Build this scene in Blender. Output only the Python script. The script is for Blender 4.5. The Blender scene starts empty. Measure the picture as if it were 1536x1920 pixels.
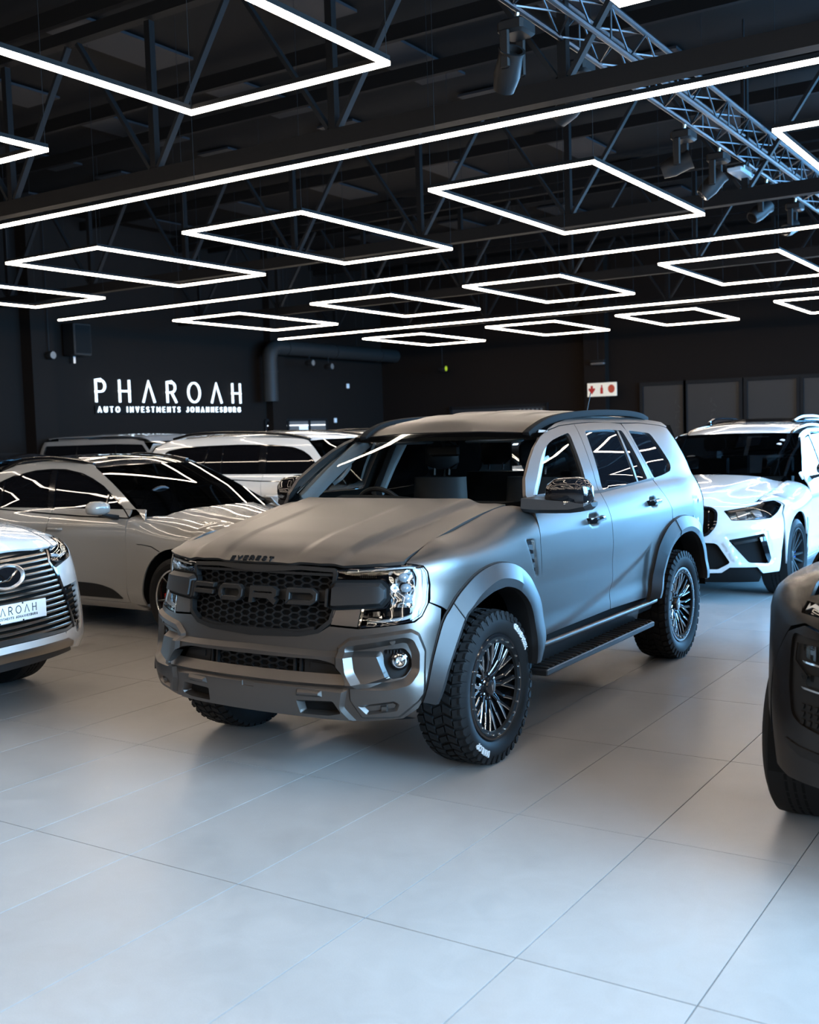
import bpy, bmesh, math, random
import numpy as np
from mathutils import Vector, Matrix
from mathutils.geometry import delaunay_2d_cdt
random.seed(7)
SC = bpy.context.scene

# ---------------------------------------------------------------- camera (units: metres; x along the lamp strips, y along the bays)
def make_camera():
    f, pitch, roll, yaw = 2036.96, math.radians(4.17202), math.radians(-1.761757), math.radians(122.99687)
    fw = Vector((math.cos(yaw)*math.cos(pitch), math.sin(yaw)*math.cos(pitch), -math.sin(pitch)))
    rt = Vector((math.sin(yaw), -math.cos(yaw), 0)); up = rt.cross(fw)
    c, s = math.cos(roll), math.sin(roll); rt, up = c*rt + s*up, -s*rt + c*up
    cd = bpy.data.cameras.new('camera'); cam = bpy.data.objects.new('camera', cd); SC.collection.objects.link(cam)
    cam.matrix_world = Matrix(((rt[0], up[0], -fw[0], 0), (rt[1], up[1], -fw[1], 0), (rt[2], up[2], -fw[2], 1.722), (0, 0, 0, 1)))
    cd.sensor_fit = 'VERTICAL'; cd.sensor_height = 36; cd.lens = 36*f/1920; cd.clip_end = 200
    cd.dof.use_dof = True; cd.dof.focus_distance = 6.2; cd.dof.aperture_fstop = 3.2
    SC.camera = cam
make_camera()

# ---------------------------------------------------------------- daylight outside, exposure
W = bpy.data.worlds.new('world'); SC.world = W; W.use_nodes = True
W.node_tree.nodes['Background'].inputs[0].default_value = (.35, .55, .9, 1); W.node_tree.nodes['Background'].inputs[1].default_value = .6
def daylight(name, loc, rot, sx, sy, power, col):
    l = bpy.data.lights.new(name, 'AREA'); l.shape = 'RECTANGLE'; l.size = sx; l.size_y = sy; l.energy = power; l.color = col; l.spread = math.radians(125)
    o = bpy.data.objects.new(name, l); SC.collection.objects.link(o); o.location = loc; o.rotation_euler = rot
    return o
# sky light falling in by the tall shop windows of the wall opposite the grey suv's flank and of the far wall's right end
daylight('window_daylight_near', (6.2, 3.4, 3.2), (0, math.radians(68), 0), 4.9, 7.6, 3700, (.36, .64, 1.0))
daylight('window_daylight_far', (6.2, 15.6, 3.2), (0, math.radians(68), 0), 4.9, 16.0, 6800, (.16, .50, 1.0))
daylight('window_daylight_end', (.9, 25.9, 2.6), (math.radians(-75), 0, 0), 7.6, 3.9, 2500, (.19, .52, 1.0))
SC.view_settings.view_transform = 'Standard'; SC.view_settings.look = 'None'; SC.view_settings.gamma = 1.0; SC.view_settings.exposure = 0.0
SC.view_settings.use_curve_mapping = False
SC.cycles.max_bounces = 8; SC.cycles.transparent_max_bounces = 16; SC.cycles.sample_clamp_indirect = 6.0; SC.cycles.caustics_reflective = False; SC.cycles.caustics_refractive = False
LAMP = 29.0                                     # radiance of the led strips
# ---------------------------------------------------------------- numeric helpers
def pchip(xs, ys, x):
    xs = np.asarray(xs, float); ys = np.asarray(ys, float); x = np.asarray(x, float)
    h = np.diff(xs); d = np.diff(ys) / h
    m = np.zeros_like(ys)
    for i in range(1, len(xs) - 1):
        if d[i-1] * d[i] > 0:
            w1, w2 = 2*h[i] + h[i-1], h[i] + 2*h[i-1]
            m[i] = (w1 + w2) / (w1/d[i-1] + w2/d[i])
    m[0], m[-1] = d[0], d[-1]
    k = np.clip(np.searchsorted(xs, x) - 1, 0, len(xs) - 2)
    t = (x - xs[k]) / h[k]
    tc = np.clip(t, 0, 1)
    r = ((1+2*tc)*(1-tc)**2*ys[k] + tc*(1-tc)**2*h[k]*m[k] + tc**2*(3-2*tc)*ys[k+1] + tc**2*(tc-1)*h[k]*m[k+1])
    r = r + np.where(t < 0, t*h[k]*m[0], 0) + np.where(t > 1, (t-1)*h[k]*m[-1], 0)
    return r

def cubic(xs, ys):
    """natural cubic spline -> callable"""
    xs = np.asarray(xs, float); ys = np.asarray(ys, float); n = len(xs)
    h = np.diff(xs)
    A = np.zeros((n, n)); b = np.zeros(n); A[0, 0] = A[-1, -1] = 1
    for i in range(1, n-1):
        A[i, i-1], A[i, i], A[i, i+1] = h[i-1], 2*(h[i-1]+h[i]), h[i]
        b[i] = 6*((ys[i+1]-ys[i])/h[i] - (ys[i]-ys[i-1])/h[i-1])
    M = np.linalg.solve(A, b)
    def f(x):
        x = np.asarray(x, float)
        k = np.clip(np.searchsorted(xs, x) - 1, 0, n-2)
        u = x - xs[k]; hk = h[k]
        return ys[k] + u*((ys[k+1]-ys[k])/hk - hk*(2*M[k]+M[k+1])/6) + u*u*M[k]/2 + u**3*(M[k+1]-M[k])/(6*hk)
    return f

def sstep(x): 
    x = np.clip(x, 0, 1); return x*x*(3-2*x)

class Skin:
    """Wrapped outer skin of a car body: a plan curve (rear centre -> side -> front centre) and vertical sections.
    plan: [(x, y)]; sections: {s: [(t, off[, z])]}; s equals x along the flank, runs on along the curve at the nose."""
    def __init__(self, plan, sections, sx=0.0):
        p = np.array(plan, float)
        p = np.vstack([p, [(a, -b) for a, b in p[-2:-9:-1]]])
        L = np.r_[0, np.cumsum(np.hypot(*np.diff(p, axis=0).T))]
        fx, fy = cubic(L, p[:, 0]), cubic(L, p[:, 1])
        l = np.linspace(0, L[-1], 4000); X = fx(l); Y = fy(l)
        l = np.r_[0, np.cumsum(np.hypot(np.diff(X), np.diff(Y)))]
        i0 = np.argmin(np.abs(X - sx) + 10*(Y < 0.3))
        self.l, self.X, self.Y = l - l[i0] + X[i0], X, Y
        tx, ty = np.gradient(X, l), np.gradient(Y, l)
        self.nx, self.ny = -ty, tx
        self.send = self.l[len(Y)//3 + np.argmin(np.abs(Y[len(Y)//3:]))]
        self.sk = np.array(sorted(sections)); self.sec = []
        for s in sorted(sections):
            q = [(a[0], a[1], a[2] if len(a) > 2 else a[0]) for a in sections[s]]
            self.sec.append(np.array(q, float))
    def prof(self, s, t):
        s = np.asarray(s, float); t = np.asarray(t, float); s = np.where(s > self.send, 2*self.send-s, s)
        O = np.stack([pchip(q[:, 0], q[:, 1], t) for q in self.sec]); Z = np.stack([pchip(q[:, 0], q[:, 2], t) for q in self.sec])
        if len(self.sk) == 1: return O[0], Z[0]
        k = np.clip(np.searchsorted(self.sk, s) - 1, 0, len(self.sk) - 2)
        u = np.clip((s - self.sk[k]) / (self.sk[k+1] - self.sk[k]), 0, 1); u = u*u*(3-2*u)
        i = np.arange(len(s))
        return O[k, i]*(1-u) + O[k+1, i]*u, Z[k, i]*(1-u) + Z[k+1, i]*u
    def __call__(self, s, t, extra=0.0):
        s = np.atleast_1d(np.asarray(s, float)); t = np.atleast_1d(np.asarray(t, float))
        o, z = self.prof(s, t); o = o + extra
        x = np.interp(s, self.l, self.X); y = np.interp(s, self.l, self.Y)
        nx = np.interp(s, self.l, self.nx); ny = np.interp(s, self.l, self.ny)
        n = np.hypot(nx, ny); 
        return np.stack([x + nx/n*o, y + ny/n*o, z], -1)
# ---------------------------------------------------------------- scene helpers
COL = bpy.context.scene.collection
def link(o, parent=None):
    COL.objects.link(o)
    if parent is not None: o.parent = parent
    return o
def tag(o, label=None, cat=None, group=None, kind=None):
    if label: o['label'] = label
    if cat: o['category'] = cat
    if group: o['group'] = group
    if kind: o['kind'] = kind
    return o
def empty(name, loc=(0, 0, 0), rz=0.0, parent=None):
    o = bpy.data.objects.new(name, None); o.location = loc; o.rotation_euler = (0, 0, rz); o.empty_display_size = .1
    return link(o, parent)
def copy_tree(o, parent=None):
    c = o.copy(); link(c)
    c.parent = parent
    for ch in o.children: copy_tree(ch, c)
    return c

class MB:
    """collects plain geometry (boxes, tubes, lathes, prisms), builds ONE mesh object"""
    def __init__(self): self.v = []; self.f = []
    def add(self, v, f):
        n = len(self.v); self.v += [tuple(map(float, p)) for p in v]; self.f += [tuple(i+n for i in q) for q in f]; return self
    def box(self, c, s, R=None):
        c = np.array(c, float); h = np.array(s, float)/2
        v = np.array([[sx, sy, sz] for sx in (-1, 1) for sy in (-1, 1) for sz in (-1, 1)])*h
        if R is not None: v = v @ np.array(R).T
        return self.add(v + c, [(0, 1, 3, 2), (4, 6, 7, 5), (0, 4, 5, 1), (2, 3, 7, 6), (0, 2, 6, 4), (1, 5, 7, 3)])
    def bbox(self, c, s, b):
        """box with chamfered vertical+horizontal edges (cheap bevel)"""
        c = np.array(c, float); h = np.array(s, float)/2; b = min(b, *(h*.95))
        rings = []
        for z, k in ((-h[2], 1), (-h[2]+b, 0), (h[2]-b, 0), (h[2], 1)):
            hx, hy = h[0]-b*k, h[1]-b*k
            rings.append([(c[0]+x, c[1]+y, c[2]+z) for x, y in ((hx, hy-b), (hx-b, hy), (-hx+b, hy), (-hx, hy-b), (-hx, -hy+b), (-hx+b, -hy), (hx-b, -hy), (hx, -hy+b))])
        return self.loft(rings, True, True)
    def loft(self, rings, close=True, caps=True, loop=False):
        n = len(rings[0]); v = [p for r in rings for p in r]; f = []
        m = len(rings)
        for i in range(m if loop else m-1):
            for j in range(n if close else n-1):
                a, b = i*n+j, i*n+(j+1) % n; i2 = (i+1) % m
                f.append((a, b, i2*n+(j+1) % n, i2*n+j))
        if caps and not loop: f += [tuple(range(n))[::-1], tuple(range((m-1)*n, m*n))]
        return self.add(v, f)
    def tube(self, pts, r, n=8, closed=False, caps=True, sq=None):
        P = [np.array(p, float) for p in pts]; rings = []; m = len(P); up = None
        for i in range(m):
            a = P[(i-1) % m] if (closed or i > 0) else P[i]; b = P[(i+1) % m] if (closed or i < m-1) else P[i]
            d = b - a; d /= np.linalg.norm(d)+1e-12
            if up is None:
                up = np.array([0, 0, 1.]) if abs(d[2]) < .9 else np.array([1., 0, 0])
            u = up - d*(up@d); u /= np.linalg.norm(u)+1e-12; w = np.cross(d, u); up = u
            ri = r[i] if hasattr(r, '__len__') else r
            if sq: rings.append([P[i] + u*y + w*x for x, y in ((sq[0], sq[1]), (-sq[0], sq[1]), (-sq[0], -sq[1]), (sq[0], -sq[1]))])
            else: rings.append([P[i] + ri*(u*math.cos(k*2*math.pi/n) + w*math.sin(k*2*math.pi/n)) for k in range(n)])
        return self.loft(rings, True, caps, closed)
    def lathe(self, prof, n=48, axis='y', c=(0, 0, 0), a0=0, a1=None):
        """prof [(r, h)] turned about the axis through c"""
        rings = []; full = a1 is None
        for k in range(n if full else n+1):
            a = 2*math.pi*k/n if full else a0 + (a1-a0)*k/n; ca, sa = math.cos(a), math.sin(a)
            if axis == 'y': rings.append([(c[0]+r*ca, c[1]+h, c[2]+r*sa) for r, h in prof])
            elif axis == 'x': rings.append([(c[0]+h, c[1]+r*ca, c[2]+r*sa) for r, h in prof])
            else: rings.append([(c[0]+r*ca, c[1]+r*sa, c[2]+h) for r, h in prof])
        return self.loft(rings, False, False, full)
    def prism(self, poly, fn, h0, h1):
        """poly [(u, v)] -> fn(u, v, h) points; closed solid between h0 and h1 (convex or concave, ngon caps)"""
        n = len(poly)
        return self.loft([[fn(u, v, h0) for u, v in poly], [fn(u, v, h1) for u, v in poly]], True, True)
    def build(self, name, mat, parent=None, smooth=35, bev=0, seg=2):
        me = bpy.data.meshes.new(name); me.from_pydata(self.v, [], self.f); me.validate()
        bm = bmesh.new(); bm.from_mesh(me); bmesh.ops.recalc_face_normals(bm, faces=bm.faces)
        if bev:
            es = [e for e in bm.edges if len(e.link_faces) == 2 and e.calc_face_angle(0) > .5]
            bmesh.ops.bevel(bm, geom=es, offset=bev, segments=seg, affect='EDGES', profile=.5, clamp_overlap=True)
        bm.to_mesh(me); bm.free()
        if smooth:
            me.polygons.foreach_set('use_smooth', [True]*len(me.polygons)); me.set_sharp_from_angle(angle=math.radians(smooth))
        if mat is not None: me.materials.append(mat)
        return link(bpy.data.objects.new(name, me), parent)

def area2(p): p = np.asarray(p); x, y = p[:, 0], p[:, 1]; return np.sum(x*np.roll(y, -1) - np.roll(x, -1)*y)
def rnd(poly, r, n=5):
    """polygon with filleted corners; r scalar or per-vertex"""
    P = np.array(poly, float); m = len(P); out = []
    for i in range(m):
        ri = r[i] if hasattr(r, '__len__') else r
        a, p, b = P[i-1], P[i], P[(i+1) % m]
        da, db = np.linalg.norm(a-p), np.linalg.norm(b-p); d = min(ri, .48*da, .48*db)
        if d < 1e-4: out.append(p); continue
        q0, q1 = p+(a-p)/da*d, p+(b-p)/db*d
        for k in range(n+1):
            t = k/n; out.append((1-t)**2*q0 + 2*t*(1-t)*p + t*t*q1)
    return np.array(out)
def inset(poly, d):
    P = np.asarray(poly, float); s = 1 if area2(P) > 0 else -1
    e = np.roll(P, -1, 0) - P; L = np.hypot(e[:, 0], e[:, 1])[:, None]+1e-12; e = e/L
    n = np.stack([-e[:, 1], e[:, 0]], 1)*s
    m = n + np.roll(n, 1, 0); q = np.sum(m*m, 1)[:, None]
    m = np.where(q > .2, m*2/np.maximum(q, .6), n)
    return P + m*d
def resample(P, step, closed=True):
    P = np.asarray(P, float); out = []; m = len(P)
    for i in range(m if closed else m-1):
        a, b = P[i], P[(i+1) % m]; k = max(1, int(math.ceil(np.linalg.norm(b-a)/step)))
        for j in range(k): out.append(a + (b-a)*j/k)
    if not closed: out.append(P[-1])
    return np.array(out)
def inside(P, pts):
    P = np.asarray(P); x, y = pts[:, 0][:, None], pts[:, 1][:, None]
    x1, y1 = P[:, 0][None], P[:, 1][None]; x2, y2 = np.roll(P[:, 0], -1)[None], np.roll(P[:, 1], -1)[None]
    c = ((y1 > y) != (y2 > y)) & (x < (x2-x1)*(y-y1)/(np.where(y2 == y1, 1e-12, y2-y1)) + x1)
    return c.sum(1) % 2 == 1
def pdist(P, pts, closed=True):
    P = np.asarray(P, float); out = np.full(len(pts), 1e9)
    a = P if closed else P[:-1]; b = np.roll(P, -1, 0) if closed else P[1:]
    for i in range(0, len(pts), 4000):
        q = pts[i:i+4000, None]; ab = (b-a)[None]
        t = np.clip(np.sum((q-a)*ab, -1)/(np.sum(ab*ab, -1)+1e-18), 0, 1)
        out[i:i+4000] = np.sqrt(np.min(np.sum((a+ab*t[..., None]-q)**2, -1), 1))
    return out
def sdist(P, pts): return pdist(P, pts)*np.where(inside(P, pts), 1, -1)

def curve(pts, n=8):
    """Catmull-Rom through points (open)"""
    P = np.array(pts, float); P = np.vstack([2*P[0]-P[1], P, 2*P[-1]-P[-2]]); out = []
    for i in range(1, len(P)-2):
        a, b, c, d = P[i-1:i+3]
        for k in range(n):
            t = k/n; out.append(.5*((2*b)+(c-a)*t+(2*a-5*b+4*c-d)*t*t+(-a+3*b-3*c+d)*t**3))
    out.append(P[-2]); return np.array(out)

def fill(name, poly, fn, mat, parent, step=.03, holes=(), lines=(), gap=0.0, depth=.014, mirror=False, sign=0, fine=None, grid=None, crisp=0):
    """fill polygon of the (u, v) domain, map by fn(U, V)->(N, 3), analytic normals, skirt along the borders"""
    P = np.asarray(poly, float); P = inset(P, gap) if gap else P
    H = [np.asarray(inset(h, -gap) if gap else h, float) for h in holes]
    fs = fine or step
    loops = [resample(P, fs)] + [resample(h, fs) for h in H]
    ln = [resample(l, fs, c) for l, c in [(x if isinstance(x, tuple) else (x, True)) for x in lines]]
    mn, mx = P.min(0), P.max(0); g = grid or step
    xs = np.arange(mn[0]+g/2, mx[0], g); ys = np.arange(mn[1]+g/2, mx[1], g)
    G = np.stack(np.meshgrid(xs, ys), -1).reshape(-1, 2)
    if len(G): G = G[inside(P, G)]
    for h in H:
        if len(G): G = G[~inside(h, G)]
    for l in loops:
        if len(G): G = G[pdist(l, G) > .45*g]
    for i, l in enumerate(ln):
        l = l[inside(P, l)] if len(l) else l
        if len(G) and len(l): G = G[np.min([np.hypot(*(G-q).T) for q in l], 0) > .35*fs]
    V = []; E = []
    for l in loops:
        n0 = len(V); V += list(l); E += [(n0+i, n0+(i+1) % len(l)) for i in range(len(l))]
    for (l, (_x, c)) in zip(ln, [(x if isinstance(x, tuple) else (x, True)) for x in lines]):
        n0 = len(V); V += list(l); E += [(n0+i, n0+(i+1) % len(l)) for i in range(len(l) if c else len(l)-1)]
    V += list(G)
    r = delaunay_2d_cdt([Vector((float(a), float(b))) for a, b in V], E, [], 0, 1e-6, False)
    U = np.array([tuple(q) for q in r[0]]); T = np.array([f for f in r[2] if len(f) == 3])
    c = U[T].mean(1); k = inside(loops[0], c)
    for l in loops[1:]: k &= ~inside(l, c)
    a = U[T[:, 1]]-U[T[:, 0]]; b = U[T[:, 2]]-U[T[:, 0]]; ar = a[:, 0]*b[:, 1]-a[:, 1]*b[:, 0]
    k &= np.abs(ar) > 1e-9
    T = T[k]; ar = ar[k]; T = np.where((ar < 0)[:, None], T[:, ::-1], T)
    used = np.unique(T); mp = -np.ones(len(U), int); mp[used] = np.arange(len(used)); U = U[used]; T = mp[T]
    e = 8e-4
    X = fn(U[:, 0], U[:, 1])
    N = np.cross(fn(U[:, 0]+e, U[:, 1])-fn(U[:, 0]-e, U[:, 1]), fn(U[:, 0], U[:, 1]+e)-fn(U[:, 0], U[:, 1]-e))
    N = N/(np.linalg.norm(N, axis=1)[:, None]+1e-15)
    if not sign: sign = 1 if np.sum(N*(X-np.array([0, 0, .85]))) > 0 else -1
    N = N*sign
    if sign < 0: T = T[:, ::-1]
    if mirror: X = X*[1, -1, 1]; N = N*[1, -1, 1]; T = T[:, ::-1]
    if depth:
        ed = {}
        for t in T:
            for i in range(3):
                p, q = int(t[i]), int(t[(i+1) % 3]); ed[(p, q)] = 1
        bd = [(p, q) for (p, q) in ed if (q, p) not in ed]
        n0 = len(X); idx = {}; SX = []; SN = []
        for p, q in bd:
            for w in (p, q):
                if w not in idx: idx[w] = n0+2*len(idx); SX += [X[w], X[w]-N[w]*depth]; SN.append(np.zeros(3))
        order = {w: (idx[w]-n0)//2 for w in idx}; F2 = []
        for p, q in bd:
            d = X[q]-X[p]; o = np.cross(d, N[p]+N[q]); o /= np.linalg.norm(o)+1e-12
            SN[order[p]] += o; SN[order[q]] += o
            F2.append((idx[q], idx[p], idx[p]+1, idx[q]+1))
        SN = np.array([s/(np.linalg.norm(s)+1e-12) for s in SN])
        X = np.vstack([X, SX]); N = np.vstack([N, np.repeat(SN, 2, 0)])
        faces = [tuple(t) for t in T.tolist()] + F2
    else: faces = T.tolist()
    me = bpy.data.meshes.new(name); me.from_pydata(X.tolist(), [], faces)
    me.polygons.foreach_set('use_smooth', [True]*len(me.polygons))
    if crisp: me.set_sharp_from_angle(angle=math.radians(crisp))
    else: me.normals_split_custom_set_from_vertices([tuple(n) for n in N])
    if mat is not None: me.materials.append(mat)
    return link(bpy.data.objects.new(name, me), parent)

def both(name, poly, fn, mat, parents, **k):
    """the same panel on both flanks; parents: one parent or (left, right)"""
    p = parents if isinstance(parents, tuple) else (parents, parents)
    return fill(name, poly, fn, mat, p[0], **k), fill(name, poly, fn, mat, p[1], mirror=True, **k)

# ---------------------------------------------------------------- stroke lettering (own letter shapes)
def arc(cx, cy, rx, ry, a0, a1, n=10): return [(cx+rx*math.cos(math.radians(a0+(a1-a0)*k/n)), cy+ry*math.sin(math.radians(a0+(a1-a0)*k/n))) for k in range(n+1)]
GLY = {
 'P': (.56, [[(0, 0), (0, 1), (.28, 1)]+arc(.28, .73, .27, .27, 90, -90)+[(0, .46)]]),
 'H': (.62, [[(0, 0), (0, 1)], [(.62, 0), (.62, 1)], [(0, .5), (.62, .5)]]),
 'A': (.74, [[(0, 0), (.37, 1), (.74, 0)], [(.14, .33), (.6, .33)]]),
 '^': (.74, [[(0, 0), (.37, 1), (.74, 0)]]),
 'R': (.6, [[(0, 0), (0, 1), (.3, 1)]+arc(.3, .74, .26, .26, 90, -90)+[(0, .48)], [(.3, .48), (.6, 0)]]),
 'O': (.84, [arc(.42, .5, .42, .5, 90, 450, 28)]),
 'U': (.62, [[(0, 1), (0, .3)]+arc(.31, .3, .31, .3, 180, 360)+[(.62, 1)]]),
 'T': (.6, [[(0, 1), (.6, 1)], [(.3, 1), (.3, 0)]]),
 'I': (.0, [[(0, 0), (0, 1)]]),
 'N': (.64, [[(0, 0), (0, 1), (.64, 0), (.64, 1)]]),
 'V': (.68, [[(0, 1), (.34, 0), (.68, 1)]]),
 'E': (.5, [[(.5, 1), (0, 1), (0, 0), (.5, 0)], [(0, .52), (.44, .52)]]),
 'S': (.52, [[(.5, .86)]+arc(.27, .745, .25, .255, 40, 270, 9)+arc(.25, .25, .27, .245, 90, -150, 9)]),
 'M': (.8, [[(0, 0), (0, 1), (.4, .3), (.8, 1), (.8, 0)]]),
 'J': (.4, [[(.4, 1), (.4, .25)]+arc(.2, .25, .2, .25, 0, -170, 7)]),
 'B': (.56, [[(0, 0), (0, 1), (.28, 1)]+arc(.28, .76, .23, .24, 90, -90, 7)+[(0, .52)], [(.28, .52)]+arc(.28, .26, .27, .26, 90, -90, 7)+[(0, 0)]]),
 'G': (.78, [arc(.42, .5, .42, .5, 40, 320, 18)+[(.78, .48), (.45, .48)]]),
 'D': (.66, [[(0, 0), (0, 1), (.2, 1)]+arc(.2, .5, .46, .5, 90, -90, 12)+[(0, 0)]]),
 'L': (.46, [[(0, 1), (0, 0), (.46, 0)]]),
 'K': (.6, [[(0, 0), (0, 1)], [(.58, 1), (0, .42)], [(.2, .6), (.6, 0)]]),
 'F': (.5, [[(0, 0), (0, 1), (.5, 1)], [(0, .52), (.44, .52)]]),
 '5': (.5, [[(.46, 1), (.06, 1), (.02, .58), (.25, .62)]+arc(.24, .31, .26, .31, 80, -150, 9)]),
 ' ': (.35, []),
}
def text_len(s, gap): return sum(GLY[c][0]+gap for c in s)-gap
def letters(s, size, w, fn, h0, h1, gap=.3, at=(0, 0), slant=0.0, wx=1.0):
    """list of (char, MB) with raised strokes; fn(u, v, h) -> point; w stroke width"""
    out = []; x = at[0]
    for ch in s:
        adv, st = GLY[ch]; mb = MB()
        for line in st:
            P = np.array([(x+(px*wx+slant*py)*size, at[1]+py*size) for px, py in line])
            n = len(P); L = []; Rr = []
            for i in range(n):
                a = P[i]-P[i-1] if i else P[1]-P[0]; b = P[i+1]-P[i] if i < n-1 else a
                if np.allclose(P[0], P[-1]) and i in (0, n-1): a, b = P[-1]-P[-2], P[1]-P[0]
                a = a/(np.linalg.norm(a)+1e-12); b = b/(np.linalg.norm(b)+1e-12)
                na, nb = np.array([-a[1], a[0]]), np.array([-b[1], b[0]]); m = na+nb; q = m@m
                m = m*2/max(q, .9) if q > .1 else na
                c = P[i].copy()
                if i == 0 and not np.allclose(P[0], P[-1]): c = c-b*w*.5
                if i == n-1 and not np.allclose(P[0], P[-1]): c = c+a*w*.5
                L.append(c+m*w/2); Rr.append(c-m*w/2)
            mb.loft([[fn(*l, h0), fn(*l, h1), fn(*r, h1), fn(*r, h0)] for l, r in zip(L, Rr)], True, True)
        out.append((ch, mb)); x += (adv*wx+gap)*size
    return out
# ---------------------------------------------------------------- materials
def mat(name, col=(.5, .5, .5), rough=.5, metal=0.0, coat=0.0, emis=None, estr=0.0, trans=0.0, ior=1.45, spec=.5, noise=None, coat_rough=.03, bump=None, flake=False):
    m = bpy.data.materials.new(name); m.use_nodes = True; nt = m.node_tree; b = nt.nodes['Principled BSDF']
    b.inputs['Base Color'].default_value = (*col, 1); b.inputs['Roughness'].default_value = rough; b.inputs['Metallic'].default_value = metal
    b.inputs['Coat Weight'].default_value = coat; b.inputs['Coat Roughness'].default_value = coat_rough
    b.inputs['Transmission Weight'].default_value = trans; b.inputs['IOR'].default_value = ior; b.inputs['Specular IOR Level'].default_value = spec
    if emis: b.inputs['Emission Color'].default_value = (*emis, 1); b.inputs['Emission Strength'].default_value = estr
    tc = nt.nodes.new('ShaderNodeTexCoord')
    if noise:
        sc, lo, hi = noise
        n = nt.nodes.new('ShaderNodeTexNoise'); n.inputs['Scale'].default_value = sc; n.inputs['Detail'].default_value = 4
        r = nt.nodes.new('ShaderNodeMapRange'); r.inputs['To Min'].default_value = lo; r.inputs['To Max'].default_value = hi
        nt.links.new(tc.outputs['Object'], n.inputs['Vector']); nt.links.new(n.outputs['Fac'], r.inputs['Value']); nt.links.new(r.outputs['Result'], b.inputs['Roughness'])
    if bump:
        n = nt.nodes.new('ShaderNodeTexNoise'); n.inputs['Scale'].default_value = bump[0]; n.inputs['Detail'].default_value = 3
        k = nt.nodes.new('ShaderNodeBump'); k.inputs['Strength'].default_value = bump[1]; k.inputs['Distance'].default_value = bump[2]
        nt.links.new(tc.outputs['Object'], n.inputs['Vector']); nt.links.new(n.outputs['Fac'], k.inputs['Height']); nt.links.new(k.outputs['Normal'], b.inputs['Normal'])
    return m
def glass_mat(name, tint, refl_rough=0.0, gain=1.5):
    """thin sheet: tinted see-through plus a mirror sheen that grows at grazing angles"""
    m = bpy.data.materials.new(name); m.use_nodes = True; nt = m.node_tree; nt.nodes.clear()
    o = nt.nodes.new('ShaderNodeOutputMaterial'); t = nt.nodes.new('ShaderNodeBsdfTransparent'); g = nt.nodes.new('ShaderNodeBsdfGlossy')
    fr = nt.nodes.new('ShaderNodeFresnel'); mx = nt.nodes.new('ShaderNodeMixShader'); fr.inputs['IOR'].default_value = 1.52
    t.inputs['Color'].default_value = (*tint, 1); g.inputs['Roughness'].default_value = refl_rough
    ml = nt.nodes.new('ShaderNodeMath'); ml.operation = 'MULTIPLY'; ml.inputs[1].default_value = gain; ml.use_clamp = True
    nt.links.new(fr.outputs[0], ml.inputs[0]); nt.links.new(ml.outputs[0], mx.inputs[0]); nt.links.new(t.outputs[0], mx.inputs[1]); nt.links.new(g.outputs[0], mx.inputs[2]); nt.links.new(mx.outputs[0], o.inputs[0])
    return m
K = dict(
 satin=mat('satin_grey_paint', (.112, .100, .092), .35, .88, noise=(900, .33, .40)),
 satin_dark=mat('satin_dark_paint', (.026, .0255, .026), .40, .35, spec=.4),
 black=mat('black_plastic', (.010, .0095, .0095), .5, spec=.3), matte=mat('matte_black', (.007, .007, .007), .8, spec=.12),
 gloss=mat('gloss_black', (.006, .006, .007), .06, coat=.5), grain=mat('dark_grille_plastic', (.0105, .0095, .009), .46, spec=.25),
 rubber=mat('tyre_rubber', (.011, .0108, .011), .6, spec=.2, bump=(120, .15, .002)), rubber_old=mat('tyre_sidewall', (.02, .02, .021), .48),
 rim=mat('rim_gloss_black', (.008, .008, .009), .12, coat=.6), bar=mat('satin_black_trim', (.0135, .013, .013), .38, spec=.3), ring=mat('satin_black_ring', (.005, .005, .005), .5, spec=.25), machined=mat('machined_metal', (.75, .74, .72), .22, 1.0),
 chrome=mat('chrome', (.8, .8, .8), .07, 1.0), emb=mat('brushed_emblem', (.6, .6, .6), .35, 1.0), steel=mat('brushed_steel', (.45, .45, .45), .35, 1.0),
 white=mat('white_paint', (.68, .67, .645), .22, coat=1.0), white_wall=mat('white_letters', (.7, .7, .7), .6),
 pearl=mat('cool_white_paint', (.60, .595, .585), .2, coat=1.0), grey=mat('chalk_grey_paint', (.26, .245, .225), .22, coat=1.0),
 silver=mat('silver_paint', (.40, .39, .38), .3, .3, coat=1.0), darkcar=mat('dark_grey_satin_paint', (.0125, .0105, .0095), .27, .3), blackcar=mat('black_car_paint', (.01, .01, .011), .12, coat=1.0),
 tint=mat('tinted_glass', (.004, .004, .005), .01, spec=.9), clear=glass_mat('clear_glass', (.90, .93, .92), 0.0, .9), lens=glass_mat('lens_glass', (.93, .95, .96)), smoke=glass_mat('smoked_glass', (.22, .24, .25)),
 cloth=mat('black_leather', (.018, .018, .02), .55), trim=mat('light_trim', (.42, .44, .45), .75), dash=mat('dashboard', (.012, .012, .013), .6),
 drl=mat('lamp_light_bar', (.62, .64, .66), .3), darkws=glass_mat('dark_windscreen', (.07, .075, .08)), reflector=mat('lamp_reflector', (.8, .82, .84), .12, 1.0),
 red=mat('red_caliper', (.6, .01, .01), .35), icelamp=mat('lamp_chrome_blue', (.25, .36, .48), .22, 1.0), lensdark=mat('spot_lens', (.12, .115, .11), .3), bluecal=mat('blue_caliper', (.02, .08, .35), .35), redlens=mat('red_lens', (.5, .01, .015), .15, coat=.5), amber=mat('amber_lens', (.7, .3, .02), .2), yellow=mat('yellow_tag', (.75, .7, .02), .5),
 bronze=mat('dark_chrome', (.36, .32, .275), .3, 1.0), paper=mat('paper_label', (.8, .8, .8), .5), blue=mat('blue_sheet', (.02, .25, .6), .4),
)
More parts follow.
